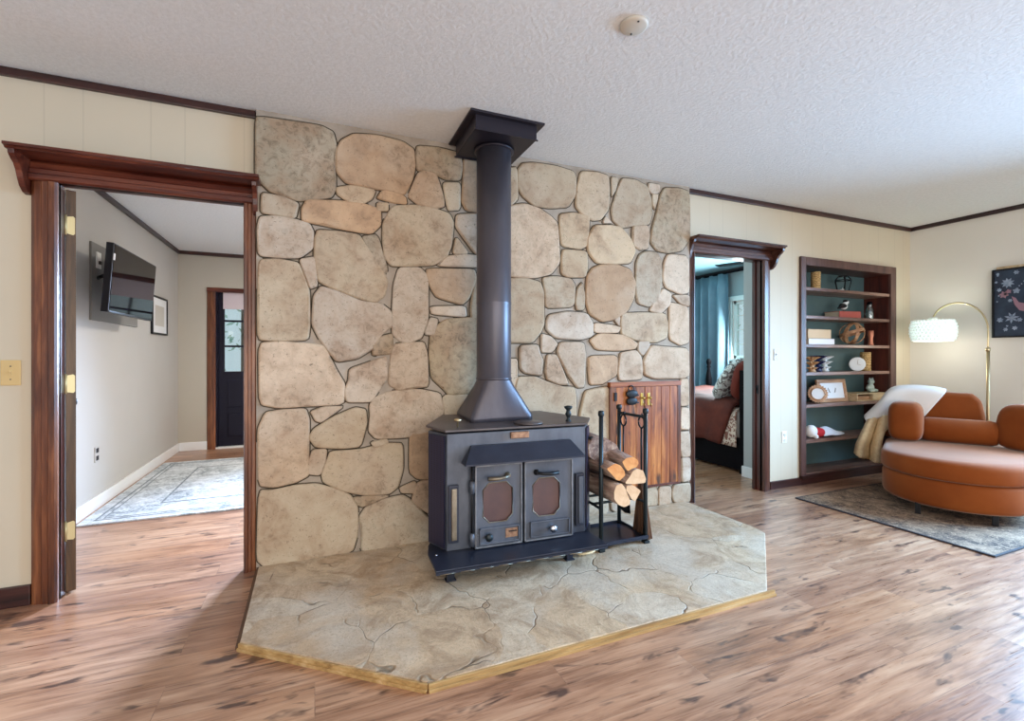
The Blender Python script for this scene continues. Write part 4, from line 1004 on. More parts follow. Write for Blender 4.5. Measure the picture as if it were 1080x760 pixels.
# second shelf
def book(name, x, y, z, w, d, h, rz, cover, label, group=None):
    t = thing(name, label, 'book', (x, y, z), rz, group)
    b = BM(); box(b, -w / 2, w / 2, -d / 2, d / 2, 0, .004, .001); box(b, -w / 2, w / 2, -d / 2, d / 2, h - .004, h, .001); box(b, -w / 2, w / 2, -d / 2, -d / 2 + .005, 0, h, .001); obj('cover', b, cover, t)
    obj('pages', B1(-w / 2 + .004, w / 2 - .004, -d / 2 + .005, d / 2 - .004, .004, h - .004), 'pages', t); return t
book('red_book', 4.69, 2.945, SZ[1], .26, .16, .062, math.radians(-8), 'book_red', 'faded red book lying on the second shelf under the bird')
t = thing('bird_figurine', 'small dark-winged bird figurine perched on the red book', 'figurine', (4.69, 2.93, SZ[1] + .062))
b = BM(); z = SZ[1] + .062
ball(b, (4.685, 2.93, z + .052), (.045, .028, .032), 14, mtx=None); ball(b, (4.722, 2.93, z + .092), (.024, .022, .023), 12); ball(b, (4.705, 2.93, z + .072), (.022, .020, .026), 10)
obj('body', b, 'porcelain', t, world=True)
b = BM(); ball(b, (4.660, 2.921, z + .055), (.050, .026, .022), 12, mtx=None); tube(b, [(4.66, 2.93, z + .052), (4.60, 2.93, z + .03)], [.018, .006], 8); obj('wing', b, 'black', t, world=True)
b = BM(); ball(b, (4.712, 2.93, z + .104), (.020, .022, .014), 10); obj('cap_feathers', b, 'black', t, world=True)
b = BM(); tube(b, [(4.744, 2.93, z + .090), (4.765, 2.93, z + .085)], [.007, .001], 6); obj('beak', b, 'black', t, world=True)
for dx in (-.008, .012): b = BM(); tube(b, [(4.69 + dx, 2.93, z), (4.69 + dx, 2.93, z + .03)], .003, 6); obj('leg', b, 'black', t, world=True)
t = thing('glass_jar', 'clear glass bottle of white cotton at the right of the second shelf', 'jar', (5.10, 2.94, SZ[1]))
obj('glass_body', pot([(.031, 0), (.034, .01), (.034, .10), (.022, .125), (.022, .145), (.026, .15)], 5.10, 2.94, SZ[1]), 'jar_glass', t, world=True)
obj('cotton_fill', pot([(.02, .004), (.028, .012), (.028, .05), (.025, .07), (.014, .08), (0, .082)], 5.10, 2.94, SZ[1]), 'cotton', t, world=True)
obj('stopper', pot([(.018, .146), (.022, .152), (.022, .17), (.015, .178), (0, .178)], 5.10, 2.94, SZ[1]), 'dark_wood', t, world=True)
# third shelf
book('white_book', 4.26, 2.94, SZ[2], .35, .17, .055, 0, 'book_white', 'white book at the bottom of the two-book stack', 'stacked books on the third shelf')
book('beige_book', 4.245, 2.945, SZ[2] + .055, .32, .16, .085, math.radians(1), 'book_beige', 'thick beige book on top of the white book', 'stacked books on the third shelf')
t = thing('armillary_orb', 'open orb of crossed bent-wood hoops on the third shelf', 'ornament', (4.85, 2.955, SZ[2]))
def hoop(rx, tilt, r=.105):
    b = BM(); m = Matrix.Translation((4.85, 2.955, SZ[2] + r + .012)) @ Matrix.Rotation(tilt[0], 4, 'Z') @ Matrix.Rotation(tilt[1], 4, 'X')
    v0 = len(b.verts); rings = []
    for i in range(40):
        a = 2 * PI * i / 40; c, s = math.cos(a), math.sin(a)
        rings.append([b.verts.new(m @ Vector((rr * c, y, rr * s))) for rr, y in ((r, -.014), (r, .014), (r - .007, .014), (r - .007, -.014))])
    for i in range(40):
        p, q = rings[i], rings[(i + 1) % 40]
        for k in range(4): b.faces.new((p[k], p[(k + 1) % 4], q[(k + 1) % 4], q[k]))
    bmesh.ops.recalc_face_normals(b, faces=b.faces); return b
for tl, r in (((0, .35), .108), ((1.0, .1), .106), ((2.1, -.2), .104), ((.3, 1.25), .108)): obj('hoop', hoop(0, tl, r), 'bent_wood', t, world=True)
gen('copper_candlestick', pot([(.025, 0), (.025, .012), (.020, .03), (.018, .07), (.022, .09), (.025, .1), (.025, .145), (.022, .148)], 5.10, 2.93, SZ[2], 18), 'copper', 'small rose-copper candlestick right of the wooden orb', 'candlestick')
# fourth shelf : three tiered stars of thin petals
def tiered(x, y, z, m, label, tilt=0., s=1.):
    b = BM()
    for k, (r, h) in enumerate(((.066, .035), (.086, .085), (.094, .130))):
        n = 9; poly = []
        for i in range(n * 2): a = PI * i / n + k * .2; rr = r * s * (1 if i % 2 == 0 else .5); poly.append((x + rr * math.cos(a) * .85, y + rr * .72 * math.sin(a)))
        lo = b.verts.new((x, y, z + (h - .034) * s)); v = [b.verts.new((u, w, z + (h + (.008 if i % 2 == 0 else 0)) * s)) for i, (u, w) in enumerate(poly)]; tp = b.verts.new((x, y, z + (h + .014) * s))
        for i in range(len(v)): b.faces.new((v[i], v[(i + 1) % len(v)], tp)); b.faces.new((v[(i + 1) % len(v)], v[i], lo))
    lathe(b, [(.028 * s, z), (.034 * s, z + .006), (.020 * s, z + .03 * s), (.014, z + .12 * s)], (x, y, 0), 14)
    bmesh.ops.recalc_face_normals(b, faces=b.faces)
    return gen('petal_ornament', b, m, label, 'ornament', 'tiered petal ornaments')
tiered(4.205, 2.91, SZ[3], 'tan', 'tan tiered petal ornament, leftmost on the fourth shelf')
tiered(4.355, 2.955, SZ[3], 'navy', 'navy tiered petal ornament between the tan and white ones', s=1.06)
tiered(4.50, 2.985, SZ[3], 'porcelain', 'white tiered petal ornament behind the navy one', s=1.04)
t = thing('round_clock', 'round white disc clock standing on the fourth shelf', 'clock', (4.885, 2.93, SZ[3]))
b = BM(); lathe(b, [(.0, 0), (.064, 0), (.068, .004), (.068, .014), (.06, .018), (0, .018)], (0, 0, 0), 32, smooth=False, axis='Y', mtx=T(4.885, 2.925, SZ[3] + .068) @ R(math.radians(-48), 'Z')); obj('case', b, 'porcelain', t, world=True)
b = BM()
for a, l in ((.1, .045), (1.9, .03)): tube(b, [(0, -.002, 0), (l * math.sin(a), -.002, l * math.cos(a))], .002, 5)
bmesh.ops.transform(b, matrix=T(4.885, 2.925, SZ[3] + .068) @ R(math.radians(-48), 'Z'), verts=b.verts); obj('hands', b, 'plate_grey', t, world=True)
gen('woven_vase', woven(5.06, 2.955, SZ[3], .046, .185), 'weave', 'woven rattan cylinder on the fourth shelf beside the white clock', 'vase')
# fifth shelf
t = thing('sunburst_frame', 'small round sunburst frame with a pale centre, left end of fifth shelf', 'picture frame', (4.27, 2.90, SZ[4]))
fm = T(4.27, 2.90, SZ[4] + .088) @ R(math.radians(-40), 'Z') @ R(math.radians(-8), 'X')
b = BM(); poly = []
for i in range(44): a = 2 * PI * i / 44; r = .086 if i % 2 else .074; poly.append((r * math.cos(a), r * math.sin(a)))
prism(b, poly, -.006, .010, 'Y'); tube(b, [(.056 * math.cos(a), -.008, .056 * math.sin(a)) for a in [2 * PI * i / 28 for i in range(28)]], .006, 8, closed=True)
tube(b, [(0, .008, .02), (0, .06, -.082)], .004, 6); bmesh.ops.transform(b, matrix=fm, verts=b.verts); obj('frame_ring', b, 'bent_wood', t, world=True)
b = BM(); lathe(b, [(.0, 0), (.054, 0), (.054, -.002), (0, -.003)], (0, -.006, 0), 28, smooth=False, axis='Y', mtx=fm); obj('picture', b, 'paper', t, world=True)
t = thing('picture_frame', 'gold-toned frame with two small leaf marks on white paper, fifth shelf', 'picture frame', (4.54, 2.94, SZ[4]))
fm = T(4.545, 2.935, SZ[4]) @ R(math.radians(-9), 'X')
b = BM(); ring_prism(b, rect8(-.205, .205, 0, .215), rect8(-.165, .165, .036, .178), -.012, .012)
b.free(); b = BM()
for q in ((-.205, .205, 0, .034), (-.205, .205, .181, .215), (-.205, -.168, .034, .181), (.168, .205, .034, .181)): box(b, q[0], q[1], -.012, .010, q[2], q[3], .005)
for q in ((-.18, .18, .022, .030), (-.18, .18, .185, .193), (-.184, -.176, .026, .19), (.176, .184, .026, .19)): box(b, q[0], q[1], -.017, -.011, q[2], q[3], .002)
bmesh.ops.transform(b, matrix=fm, verts=b.verts); obj('frame', b, 'bent_wood', t, world=True)
obj('print', B1(-.168, .168, -.003, .004, .034, .181, mtx=fm), 'paper', t, world=True)
b = BM()
for s in (-1, 1): prism(b, [(s * .025, .085), (s * .034, .10), (s * .052, .135), (s * .058, .125), (s * .045, .092)], -.005, -.003, 'Y', mtx=fm)
obj('leaf_marks', b, 'shadow_leaf_grey', t, world=True)
t = thing('pale_box', 'long pale wooden box on the fifth shelf with a dark open side', 'box', (5.0, 2.945, SZ[4]))
b = BM(); x, y, z = 5.0, 2.945, SZ[4]
box(b, x - .21, x + .23, y - .075, y + .085, z, z + .008, .001); box(b, x - .21, x + .23, y - .075, y + .085, z + .066, z + .074, .001); box(b, x + .03, x + .23, y - .075, y + .085, z + .008, z + .066, .001); box(b, x - .21, x - .202, y - .075, y + .085, z + .008, z + .066, .001); box(b, x - .202, x + .03, y + .06, y + .085, z + .008, z + .066)
obj('case', b, 'pale_wood', t, world=True); obj('folded_paper', B1(x - .19, x + .02, y - .05, y + .06, z + .010, z + .045), 'bent_wood', t, world=True)
t = thing('ceramic_figurine', 'pale green seated ceramic figurine on the wooden box', 'figurine', (5.10, 2.945, SZ[4] + .074))
b = BM(); z = SZ[4] + .074; x = 5.12; y = 2.945
ball(b, (x, y, z + .045), (.038, .032, .045), 14); ball(b, (x + .012, y, z + .105), (.030, .028, .027), 12); ball(b, (x - .04, y - .01, z + .045), (.034, .022, .022), 10); ball(b, (x + .03, y - .025, z + .018), (.034, .026, .018), 10); ball(b, (x - .03, y - .03, z + .016), (.034, .024, .016), 10)
for s in (-1, 1): ball(b, (x + .012 + s * .022, y, z + .132), (.010, .008, .013), 8)
obj('body', b, 'figure', t, world=True)
# sixth shelf : plush doll
t = thing('plush_doll', 'limp plush doll in red and pale cloth lying on the lowest shelf', 'doll', (4.4, 2.92, SZ[5]))
b = BM(); z = SZ[5]; ball(b, (4.185, 2.905, z + .062), (.058, .05, .058), 16); ball(b, (4.19, 2.86, z + .02), (.022, .02, .02), 8); obj('head', b, 'cotton', t, world=True)
b = BM(); ball(b, (4.285, 2.915, z + .045), (.07, .052, .044), 14, p=.8); obj('torso', b, 'red_cloth', t, world=True)
b = BM(); sheet(b, spline_grid([[(4.32, 2.87, z + .012), (4.40, 2.86, z + .02), (4.48, 2.865, z + .012), (4.58, 2.885, z + .008), (4.68, 2.92, z + .008)], [(4.31, 2.92, z + .078), (4.39, 2.915, z + .09), (4.47, 2.92, z + .072), (4.56, 2.925, z + .04), (4.67, 2.94, z + .02)], [(4.32, 2.99, z + .02), (4.40, 2.99, z + .02), (4.48, 2.985, z + .012), (4.57, 2.975, z + .008), (4.66, 2.96, z + .008)]], 9, 18), .01); obj('skirt', b, 'pale_cloth', t, world=True)

# ------------------------------------------------------------------ rust round lounge chair (own frame: -y faces the camera's corner of the room)
CHA = math.atan2(-.9, .436)
CR = thing('lounge_chair', 'rust velvet rounded lounge chair on the dark rug by the bookcase', 'armchair', (4.5, 2.0, .012), CHA)
def stadium(r, yb, n=20, c=-.15):
    p = [(r * math.cos(a), c + r * math.sin(a)) for a in [PI + PI * i / n for i in range(n + 1)]]
    rb = .16
    p += [(r - rb + rb * math.cos(a), yb - rb + rb * math.sin(a)) for a in [PI / 2 * i / 6 for i in range(7)]]
    p += [(-r + rb + rb * math.cos(a), yb - rb + rb * math.sin(a)) for a in [PI / 2 + PI / 2 * i / 6 for i in range(7)]]
    return p
def pad(bm, r, yb, zs):
    """stack of outlines (inset, z) -> a rounded upholstered pad"""
    rings = [[bm.verts.new((x * (r - i) / r, -.15 + (y + .15) * (r - i) / r, z)) for x, y in stadium(r, yb)] for i, z in zs]
    n = len(rings[0]); fs = []
    for a, c in zip(rings, rings[1:]):
        for i in range(n): f = bm.faces.new((a[i], a[(i + 1) % n], c[(i + 1) % n], c[i])); f.smooth = True; fs.append(f)
    fs += [bm.faces.new(rings[0][::-1]), bm.faces.new(rings[-1])]; fs[-1].smooth = True; fs[-2].smooth = True
    bmesh.ops.recalc_face_normals(bm, faces=fs)
b = BM(); pad(b, .425, .56, [(.10, .072), (.03, .074), (.008, .088), (0, .11), (0, .235), (.006, .255), (.02, .266), (.10, .268)]); obj('base', b, 'velvet', CR)
b = BM(); pad(b, .435, .57, [(.10, .268), (.03, .269), (.010, .276), (0, .295), (0, .365), (.008, .388), (.03, .404), (.08, .412), (.2, .416), (.34, .416)]); obj('seat_cushion', b, 'velvet', CR)
b = BM(); prism(b, [(-.46, .40), (.215, .40), (.205, .62), (.18, .76), (.13, .815), (-.36, .825), (-.43, .78)], .47, .62, 'Y', bevel=.035)
for f in b.faces: f.smooth = True
obj('backrest', b, 'velvet', CR)
for x, y in ((-.206, -.478), (.184, -.457), (-.28, .40), (.28, .40)):
    b = BM(); sc = -1 if y < 0 else 1
    box(b, x - .016, x + .016, y - .008, y + .020, 0, .072, .003); box(b, x - .016, x + .016, y - .012 + .02 * (y > 0), y - .004 + .02 * (y > 0), .0, .125, .002); obj('leg', b, 'black', CR)
CG = 'loose rust cushions on the lounge chair'
cm = Matrix.Translation((4.5, 2.0, .012)) @ Matrix.Rotation(CHA, 4, 'Z')
def cushion(fn, label, c):
    t = thing('cushion', label, 'cushion', cm @ Vector(c), CHA, CG)
    b = BM(); fn(b); 
    o = obj('cushion_cover', b, 'velvet', t)
    return t
cushion(lambda b: ball(b, (0, 0, .165), (.118, .15, .165), 28, p=.55, m=16), 'upright barrel-shaped rust cushion at the chair’s bookcase side'.replace('’', "'"), (-.292, .30, .412))
def roll(b):
    lathe(b, [(.0, -.24), (.06, -.235), (.09, -.215), (.1, -.18), (.1, .19), (.09, .225), (.06, .245), (0, .25)], (0, 0, .1), 28, axis='X')
    for v in b.verts: v.co.y *= .85
cushion(roll, 'long rust bolster lying across the middle of the seat', (.03, .355, .414))
cushion(lambda b: ball(b, (0, 0, .18), (.17, .085, .178), 28, p=.62, m=16, mtx=R(math.radians(-38), 'Z') @ R(math.radians(-14), 'X')), 'square rust scatter cushion leaning by the lamp pole side', (.375, .25, .408))
# throws
def local_sheet(name, g, m, label, R_, C_, th, ripple=0.):
    gg = spline_grid(g, R_, C_)
    if ripple:
        for i, r in enumerate(gg):
            for j, p in enumerate(r): p.y += ripple * math.sin(j * .9 + i * .25) * (i / R_)
    b = BM(); sheet(b, [[cm @ Vector((p[0], p[1], p[2] - .012)) for p in r] for r in gg], th); bmesh.ops.subdivide_edges
    return b
g = [[(-.05, .655, .62), (-.14, .655, .62), (-.27, .655, .62), (-.41, .655, .60), (-.50, .62, .52), (-.57, .58, .46)],
     [(-.04, .635, .825), (-.13, .635, .840), (-.265, .635, .850), (-.40, .63, .82), (-.485, .59, .70), (-.576, .54, .585)],
     [(-.036, .55, .850), (-.115, .55, .868), (-.265, .55, .872), (-.40, .54, .842), (-.482, .50, .72), (-.585, .47, .590)],
     [(-.04, .468, .828), (-.118, .465, .848), (-.268, .462, .852), (-.402, .45, .815), (-.485, .43, .69), (-.582, .42, .578)],
     [(-.106, .452, .723), (-.18, .45, .74), (-.29, .45, .75), (-.41, .43, .73), (-.49, .405, .64), (-.572, .40, .555)],
     [(-.175, .448, .615), (-.25, .445, .61), (-.33, .44, .605), (-.41, .42, .61), (-.498, .395, .575), (-.55, .39, .528)]]
t = thing('white_throw', 'white throw blanket draped over the back of the rust chair', 'blanket', cm @ Vector((-.3, .5, .6)))
obj('blanket_cloth', local_sheet('c', g, None, '', 22, 26, .012), 'white_throw', t, world=True)
g = [[(-.375, .44, .62), (-.43, .40, .61), (-.48, .43, .60), (-.52, .37, .58), (-.555, .40, .56)],
     [(-.40, .41, .53), (-.45, .385, .53), (-.50, .435, .52), (-.55, .345, .50), (-.585, .39, .48)],
     [(-.442, .38, .455), (-.475, .365, .44), (-.52, .435, .43), (-.575, .33, .42), (-.612, .385, .405)],
     [(-.462, .37, .34), (-.49, .35, .33), (-.545, .435, .325), (-.60, .315, .33), (-.637, .38, .335)],
     [(-.462, .365, .205), (-.50, .345, .205), (-.55, .43, .215), (-.605, .305, .24), (-.648, .375, .262)]]
t = thing('beige_throw', 'nubby beige throw hanging below the white blanket beside the chair', 'blanket', cm @ Vector((-.5, .4, .2)))
obj('blanket_cloth', local_sheet('c', g, None, '', 20, 20, .022), 'beige_throw', t, world=True)
b = BM(); tube(b, [cm @ Vector((p[0], p[1], p[2] - .014)) for p in spline(g[-1], 26)], [.013 + .003 * math.sin(i * 2.4) for i in range(26)], 8); obj('hem', b, 'beige_throw', t, world=True)

# ------------------------------------------------------------------ arc lamp
LX, LY = 5.28, 2.118
LP = thing('arc_floor_lamp', 'tall gold arc lamp with glowing beaded drum shade behind the rust chair', 'lamp', (LX, LY, 0))
b = BM(); lathe(b, [(.13, 0), (.13, .03), (.12, .036), (.02, .04), (.016, .06)], (LX, LY, 0), 32); obj('base', b, 'porcelain', LP, world=True)
b = BM(); tube(b, [(LX, LY, .04), (LX, LY, 1.19)], .012, 14); lathe(b, [(.0135, 1.18), (.017, 1.185), (.017, 1.205), (.009, 1.21)], (LX, LY, 0), 14); obj('pole', b, 'gold', LP, world=True)
SY = 2.505
b = BM(); arc = [(LX, LY, 1.20), (LX, LY, 1.36), (LX, LY + .012, 1.44), (LX, LY + .05, 1.52), (LX, LY + .12, 1.585), (LX, LY + .20, 1.612), (LX, LY + .28, 1.60), (LX, LY + .345, 1.56), (LX, SY - .012, 1.515), (LX, SY, 1.49)]
tube(b, spline(arc, 48), .007, 10); obj('arc_arm', b, 'gold', LP, world=True)
b = BM(); lathe(b, [(.03, 1.462), (.034, 1.466), (.034, 1.492), (.02, 1.498)], (LX, SY, 0), 20); obj('shade_cap', b, 'white', LP, world=True)
b = BM(); lathe(b, [(.138, 1.285), (.148, 1.32), (.152, 1.375), (.146, 1.43), (.132, 1.462), (.125, 1.462), (.14, 1.375), (.13, 1.29)], (LX, SY, 0), 40); sh = obj('shade', b, 'shade_cloth', LP, world=True)
b = BM()
for k, (r, z) in enumerate(((.142, 1.455), (.152, 1.430), (.157, 1.403), (.158, 1.376), (.157, 1.349), (.154, 1.322), (.147, 1.297))):
    n = 34
    for i in range(n):
        a = 2 * PI * (i + .5 * (k % 2)) / n; ball(b, (LX + r * math.cos(a), SY + r * math.sin(a), z), (.0145, .0145, .0165), 6, m=4)
obj('crystal_beads', b, 'crystal', sh, world=True)
b = BM(); lathe(b, [(.138, 1.274), (.144, 1.280), (.138, 1.288), (0, 1.288)], (LX, SY, 0), 36); obj('lower_diffuser', b, 'diffuser', sh, world=True)

# wall art
AR = thing('wall_art', 'dark navy floral picture on the pale wall right of the lamp', 'picture', (5.59, 1.9, 1.3))
b = BM(); box(b, 5.572, 5.598, 1.70, 2.205, 1.305, 1.897, .003); obj('canvas', b, 'navy_print', AR, world=True)
b = BM()
for q in ((2.193, 2.209, 1.30, 1.90), (1.697, 1.712, 1.30, 1.90)): box(b, 5.565, 5.598, q[0], q[1], q[2], q[3], .002)
for q in ((1.30, 1.314), (1.888, 1.902)): box(b, 5.565, 5.598, 1.70, 2.205, q[0], q[1], .002)
obj('frame', b, 'black', AR, world=True)
obj('top_batten', B1(5.585, 5.599, 1.71, 2.185, 1.896, 1.925, .002), 'pale_wood', AR, world=True)
rp = random.Random(5)
def blob(bm, y, z, r, pet, rot=0., asp=.45, x=5.5715):
    for i in range(pet):
        a = rot + 2 * PI * i / pet; c, s = math.cos(a), math.sin(a)
        pts = [(0, 0), (r * .5, r * asp * .5), (r, 0), (r * .5, -r * asp * .5)]
        prism(bm, [(y + u * c - v * s, z + u * s + v * c) for u, v in pts], x - .002, x, 'X')
b = BM()
blob(b, 2.105, 1.775, .045, 9); blob(b, 2.05, 1.70, .026, 5, .4, .8); blob(b, 2.08, 1.47, .05, 7, .3, .35)
for y, z, r in ((2.17, 1.86, .012), (2.16, 1.72, .018), (2.155, 1.455, .024), (2.12, 1.37, .018), (2.06, 1.38, .02), (2.03, 1.45, .02), (2.09, 1.62, .016), (2.12, 1.68, .014), (2.05, 1.86, .02)): blob(b, y, z, r, 6, rp.random(), .7)
for i in range(16): blob(b, rp.uniform(1.74, 2.0), rp.uniform(1.36, 1.86), rp.uniform(.012, .035), rp.choice((4, 5, 7)), rp.random(), .6)
for i in range(26): blob(b, rp.uniform(1.74, 2.18), rp.uniform(1.33, 1.87), rp.uniform(.005, .011), 5, rp.random(), .7)
obj('pale_flowers', b, 'print_white', AR, world=True)
b = BM()
prism(b, [(2.08, 1.655), (2.055, 1.64), (2.035, 1.60), (1.99, 1.585), (1.945, 1.60), (1.94, 1.54), (1.985, 1.515), (2.03, 1.53), (2.06, 1.58), (2.07, 1.62)], 5.568, 5.570, 'X'); blob(b, 2.13, 1.675, .034, 6, .2, .6); blob(b, 2.10, 1.70, .022, 5, .1, .7)
obj('pink_shapes', b, 'print_pink', AR, world=True)

# rugs
def rug_obj(name, x0, x1, y0, y1, m, label, lines=()):
    t = thing(name, label, 'rug', ((x0 + x1) / 2, (y0 + y1) / 2, 0))
    b = BM(); box(b, x0, x1, y0, y1, 0, .010, .003); obj('pile', b, m, t, world=True)
    b = BM(); e = .012
    for q in ((x0 - e, x1 + e, y0 - e, y0), (x0 - e, x1 + e, y1, y1 + e), (x0 - e, x0, y0, y1), (x1, x1 + e, y0, y1)): box(b, *q, 0, .0105, .002)
    obj('binding', b, 'rug_edge' if 'dark' in label else m, t, world=True)
    if lines:
        b = BM()
        for d, w in lines:
            for q in ((x0 + d, x1 - d, y0 + d, y0 + d + w), (x0 + d, x1 - d, y1 - d - w, y1 - d), (x0 + d, x0 + d + w, y0 + d, y1 - d), (x1 - d - w, x1 - d, y0 + d, y1 - d)): box(b, *q, .009, .0115)
        obj('border_lines', b, 'rug_line', t, world=True)
rug_obj('area_rug', 3.55, 5.25, 1.40, 2.575, 'rug_living', 'dark mottled rug under the rust lounge chair')
rug_obj('area_rug', -1.455, 1.6, 4.01, 5.99, 'rug_hall', 'pale grey distressed rug in the room behind the left doorway', ((.06, .012), (.10, .008), (.36, .014)))

# small wall fittings
def plate(x, z, m, label, name, w=.070, h=.115, sockets=False, Y=2.85):
    t = thing(name, label, 'outlet' if sockets else 'light switch', (x, Y, z - h / 2))
    b = BM(); box(b, x - w / 2, x + w / 2, Y - .006, Y, z - h / 2, z + h / 2, .003); obj('cover_plate', b, m, t, world=True)
    b = BM()
    if sockets:
        for dz in (-.024, .024): lathe(b, [(.016, 0), (.016, -.003), (0, -.003)], (x, Y - .005, z + dz), 16, axis='Y')
        obj('socket', b, m, t, world=True); b = BM()
        for dz in (-.024, .024):
            for dx in (-.006, .006): box(b, x + dx - .0012, x + dx + .0012, Y - .0088, Y - .0078, z + dz - .004, z + dz + .005)
        obj('socket_slots', b, 'black', t, world=True)
    else:
        box(b, x - .006, x + .006, Y - .009, Y - .005, z - .014, z + .014, .001); box(b, x - .004, x + .004, Y - .018, Y - .007, z, z + .008, .002); obj('toggle', b, m, t, world=True)
    for dz in ((0,) if sockets else (-.03, .03)):
        b = BM(); lathe(b, [(.0035, -.0055), (.003, -.0072), (0, -.0075)], (x, Y, z + dz), 8, axis='Y')
        obj('screw', b, 'worn', t, world=True)
plate(-1.272, 1.062, 'ivory', 'ivory toggle switch plate left of the left doorway', 'light_switch')
plate(3.655, 1.15, 'plate_grey', 'grey toggle switch plate right of the bedroom doorway', 'light_switch', .05, .10)
plate(3.758, .435, 'white', 'white socket low on the wall left of the bookcase', 'wall_outlet', .062, .10, True)
t = thing('wall_outlet', 'pale socket with black slots low on the wall under the television', 'outlet', (-1.507, 4.445, .345))
b = BM(); box(b, -1.507, -1.501, 4.41, 4.48, .345, .46, .002); obj('cover_plate', b, 'wall_hall', t, world=True)
for z in (.375, .432): b = BM(); box(b, -1.502, -1.498, 4.425, 4.467, z - .017, z + .017, .002); obj('socket', b, 'black', t, world=True)
t = thing('ceiling_cover_plate', 'round blank cover plate screwed to the white ceiling', 'cover plate', (1.157, 1.518, 2.425))
b = BM(); lathe(b, [(0, 2.428), (.046, 2.428), (.053, 2.431), (.055, 2.44)], (1.157, 1.518, 0), 40); obj('disc', b, 'cover', t, world=True)
for d in ((.012, .034), (-.006, -.036)):
    b = BM(); lathe(b, [(0, 2.4255), (.004, 2.426), (.004, 2.4285)], (1.157 + d[0], 1.518 + d[1], 0), 8)
    obj('screw', b, 'rack', t, world=True)
LIGHT = dict(world=1.6, right=540, hall=230, bed=380, front=80, back=260, hallc=150, lamp=8, exp=-0.9)
# ------------------------------------------------------------------ television room
TV = thing('television', 'black flat television tilted out on a wall arm over the grey shadow board', 'television', (-1.28, 4.43, 1.44))
pts = [(-1.25, 3.975, 1.902), (-1.25, 4.888, 1.905), (-1.282, 4.888, 1.445), (-1.282, 3.975, 1.432)]
tm = T(-1.266, 4.43, 1.67) @ R(math.radians(4), 'Y')
b = BM(); box(b, -.045, -.002, -.457, .457, -.236, .236, .004); box(b, -.085, -.04, -.3, .3, -.18, .1, .012); bmesh.ops.transform(b, matrix=tm, verts=b.verts); obj('housing', b, 'tv_black', TV, world=True)
b = BM(); box(b, -.003, .001, -.448, .448, -.222, .228, .001); bmesh.ops.transform(b, matrix=tm, verts=b.verts); obj('screen', b, 'screen', TV, world=True)
b = BM(); box(b, -.004, .002, -.45, .45, -.234, -.224, .001); bmesh.ops.transform(b, matrix=tm, verts=b.verts); obj('lower_bezel', b, 'rack', TV, world=True)
b = BM(); box(b, -.002, .003, -.452, -.43, .12, .165, .001); bmesh.ops.transform(b, matrix=tm, verts=b.verts); obj('sticker', b, 'paper', TV, world=True)
b = BM(); tube(b, [(-1.49, 4.43, 1.72), (-1.42, 4.30, 1.72), (-1.345, 4.43, 1.70)], .016, 8); obj('wall_arm', b, 'black', TV, world=True)
BP = obj('tv_shadow_board', B1(-1.506, -1.492, 4.323, 5.28, 1.40, 1.972, .002), 'shadow_leaf_grey', label='flat grey board standing in for the television shadow on the wall', cat='board')  # thin grey board drawn in place of the television's cast shadow
t = thing('mount_plate', 'small white mounting plate on the grey shadow board', 'wall mount', (-1.492, 4.425, 1.79))
b = BM(); box(b, -1.492, -1.482, 4.39, 4.46, 1.79, 1.91, .002); obj('plate_face', b, 'white', t, world=True)
b = BM(); box(b, -1.482, -1.47, 4.41, 4.44, 1.82, 1.845, .002); obj('arm_socket', b, 'black', t, world=True)
PF = thing('picture_frame', 'black-framed white print on the wall beyond the television', 'picture frame', (-1.50, 5.96, 1.36))
b = BM()
for q in ((5.70, 6.215, 1.36, 1.378), (5.70, 6.215, 1.735, 1.753), (5.70, 5.718, 1.378, 1.735), (6.197, 6.215, 1.378, 1.735)): box(b, -1.507, -1.485, *q, .002)
obj('frame', b, 'black', PF, world=True)
obj('mat_board', B1(-1.503, -1.495, 5.718, 6.197, 1.378, 1.735), 'paper', PF, world=True)
b = BM(); box(b, -1.4955, -1.494, 5.80, 6.11, 1.45, 1.66); obj('print', b, 'plate_grey', PF, world=True)

# ------------------------------------------------------------------ bedroom
BD = thing('bed', 'dark wooden bed with turned foot posts in the teal bedroom', 'bed', (4.55, 4.3, 0))
hx0, hx1, hy, fy = 3.80, 5.36, 3.27, 5.25
b = BM(); box(b, hx0, hx1, hy, hy + .05, .10, .98, .006); prism(b, [(hx0, .98), (hx1, .98), (hx1 - .2, 1.04), ((hx0 + hx1) / 2, 1.08), (hx0 + .2, 1.04)], hy + .005, hy + .045, 'Y'); obj('headboard', b, 'dark_wood', BD, world=True)
post = [(.035, 0), (.04, .05), (.03, .08), (.03, .60), (.045, .63), (.030, .66), (.040, .72), (.044, .80), (.030, .88), (.018, .96), (.030, .985), (.018, 1.0), (.030, 1.03), (.036, 1.06), (.020, 1.095), (0, 1.10)]
for x in (hx0 + .02, hx1 - .02):
    b = BM(); lathe(b, post, (x, fy, 0), 18); obj('foot_post', b, 'dark_wood', BD, world=True)
    b = BM(); box(b, x - .035, x + .035, hy, hy + .07, 0, 1.0, .006); obj('head_post', b, 'dark_wood', BD, world=True)
b = BM(); box(b, hx0 + .05, hx1 - .05, fy - .02, fy + .02, .2, .62, .005); obj('footboard', b, 'dark_wood', BD, world=True)
for x in (hx0 - .0, hx1 - .03):
    b = BM(); box(b, x, x + .03, hy + .05, fy, .03, .34, .004); obj('side_rail', b, 'dark_wood', BD, world=True)
b = BM(); box(b, hx0 + .03, hx1 - .03, hy + .06, fy - .03, .30, .62, .05); obj('mattress', b, 'cotton', BD, world=True)
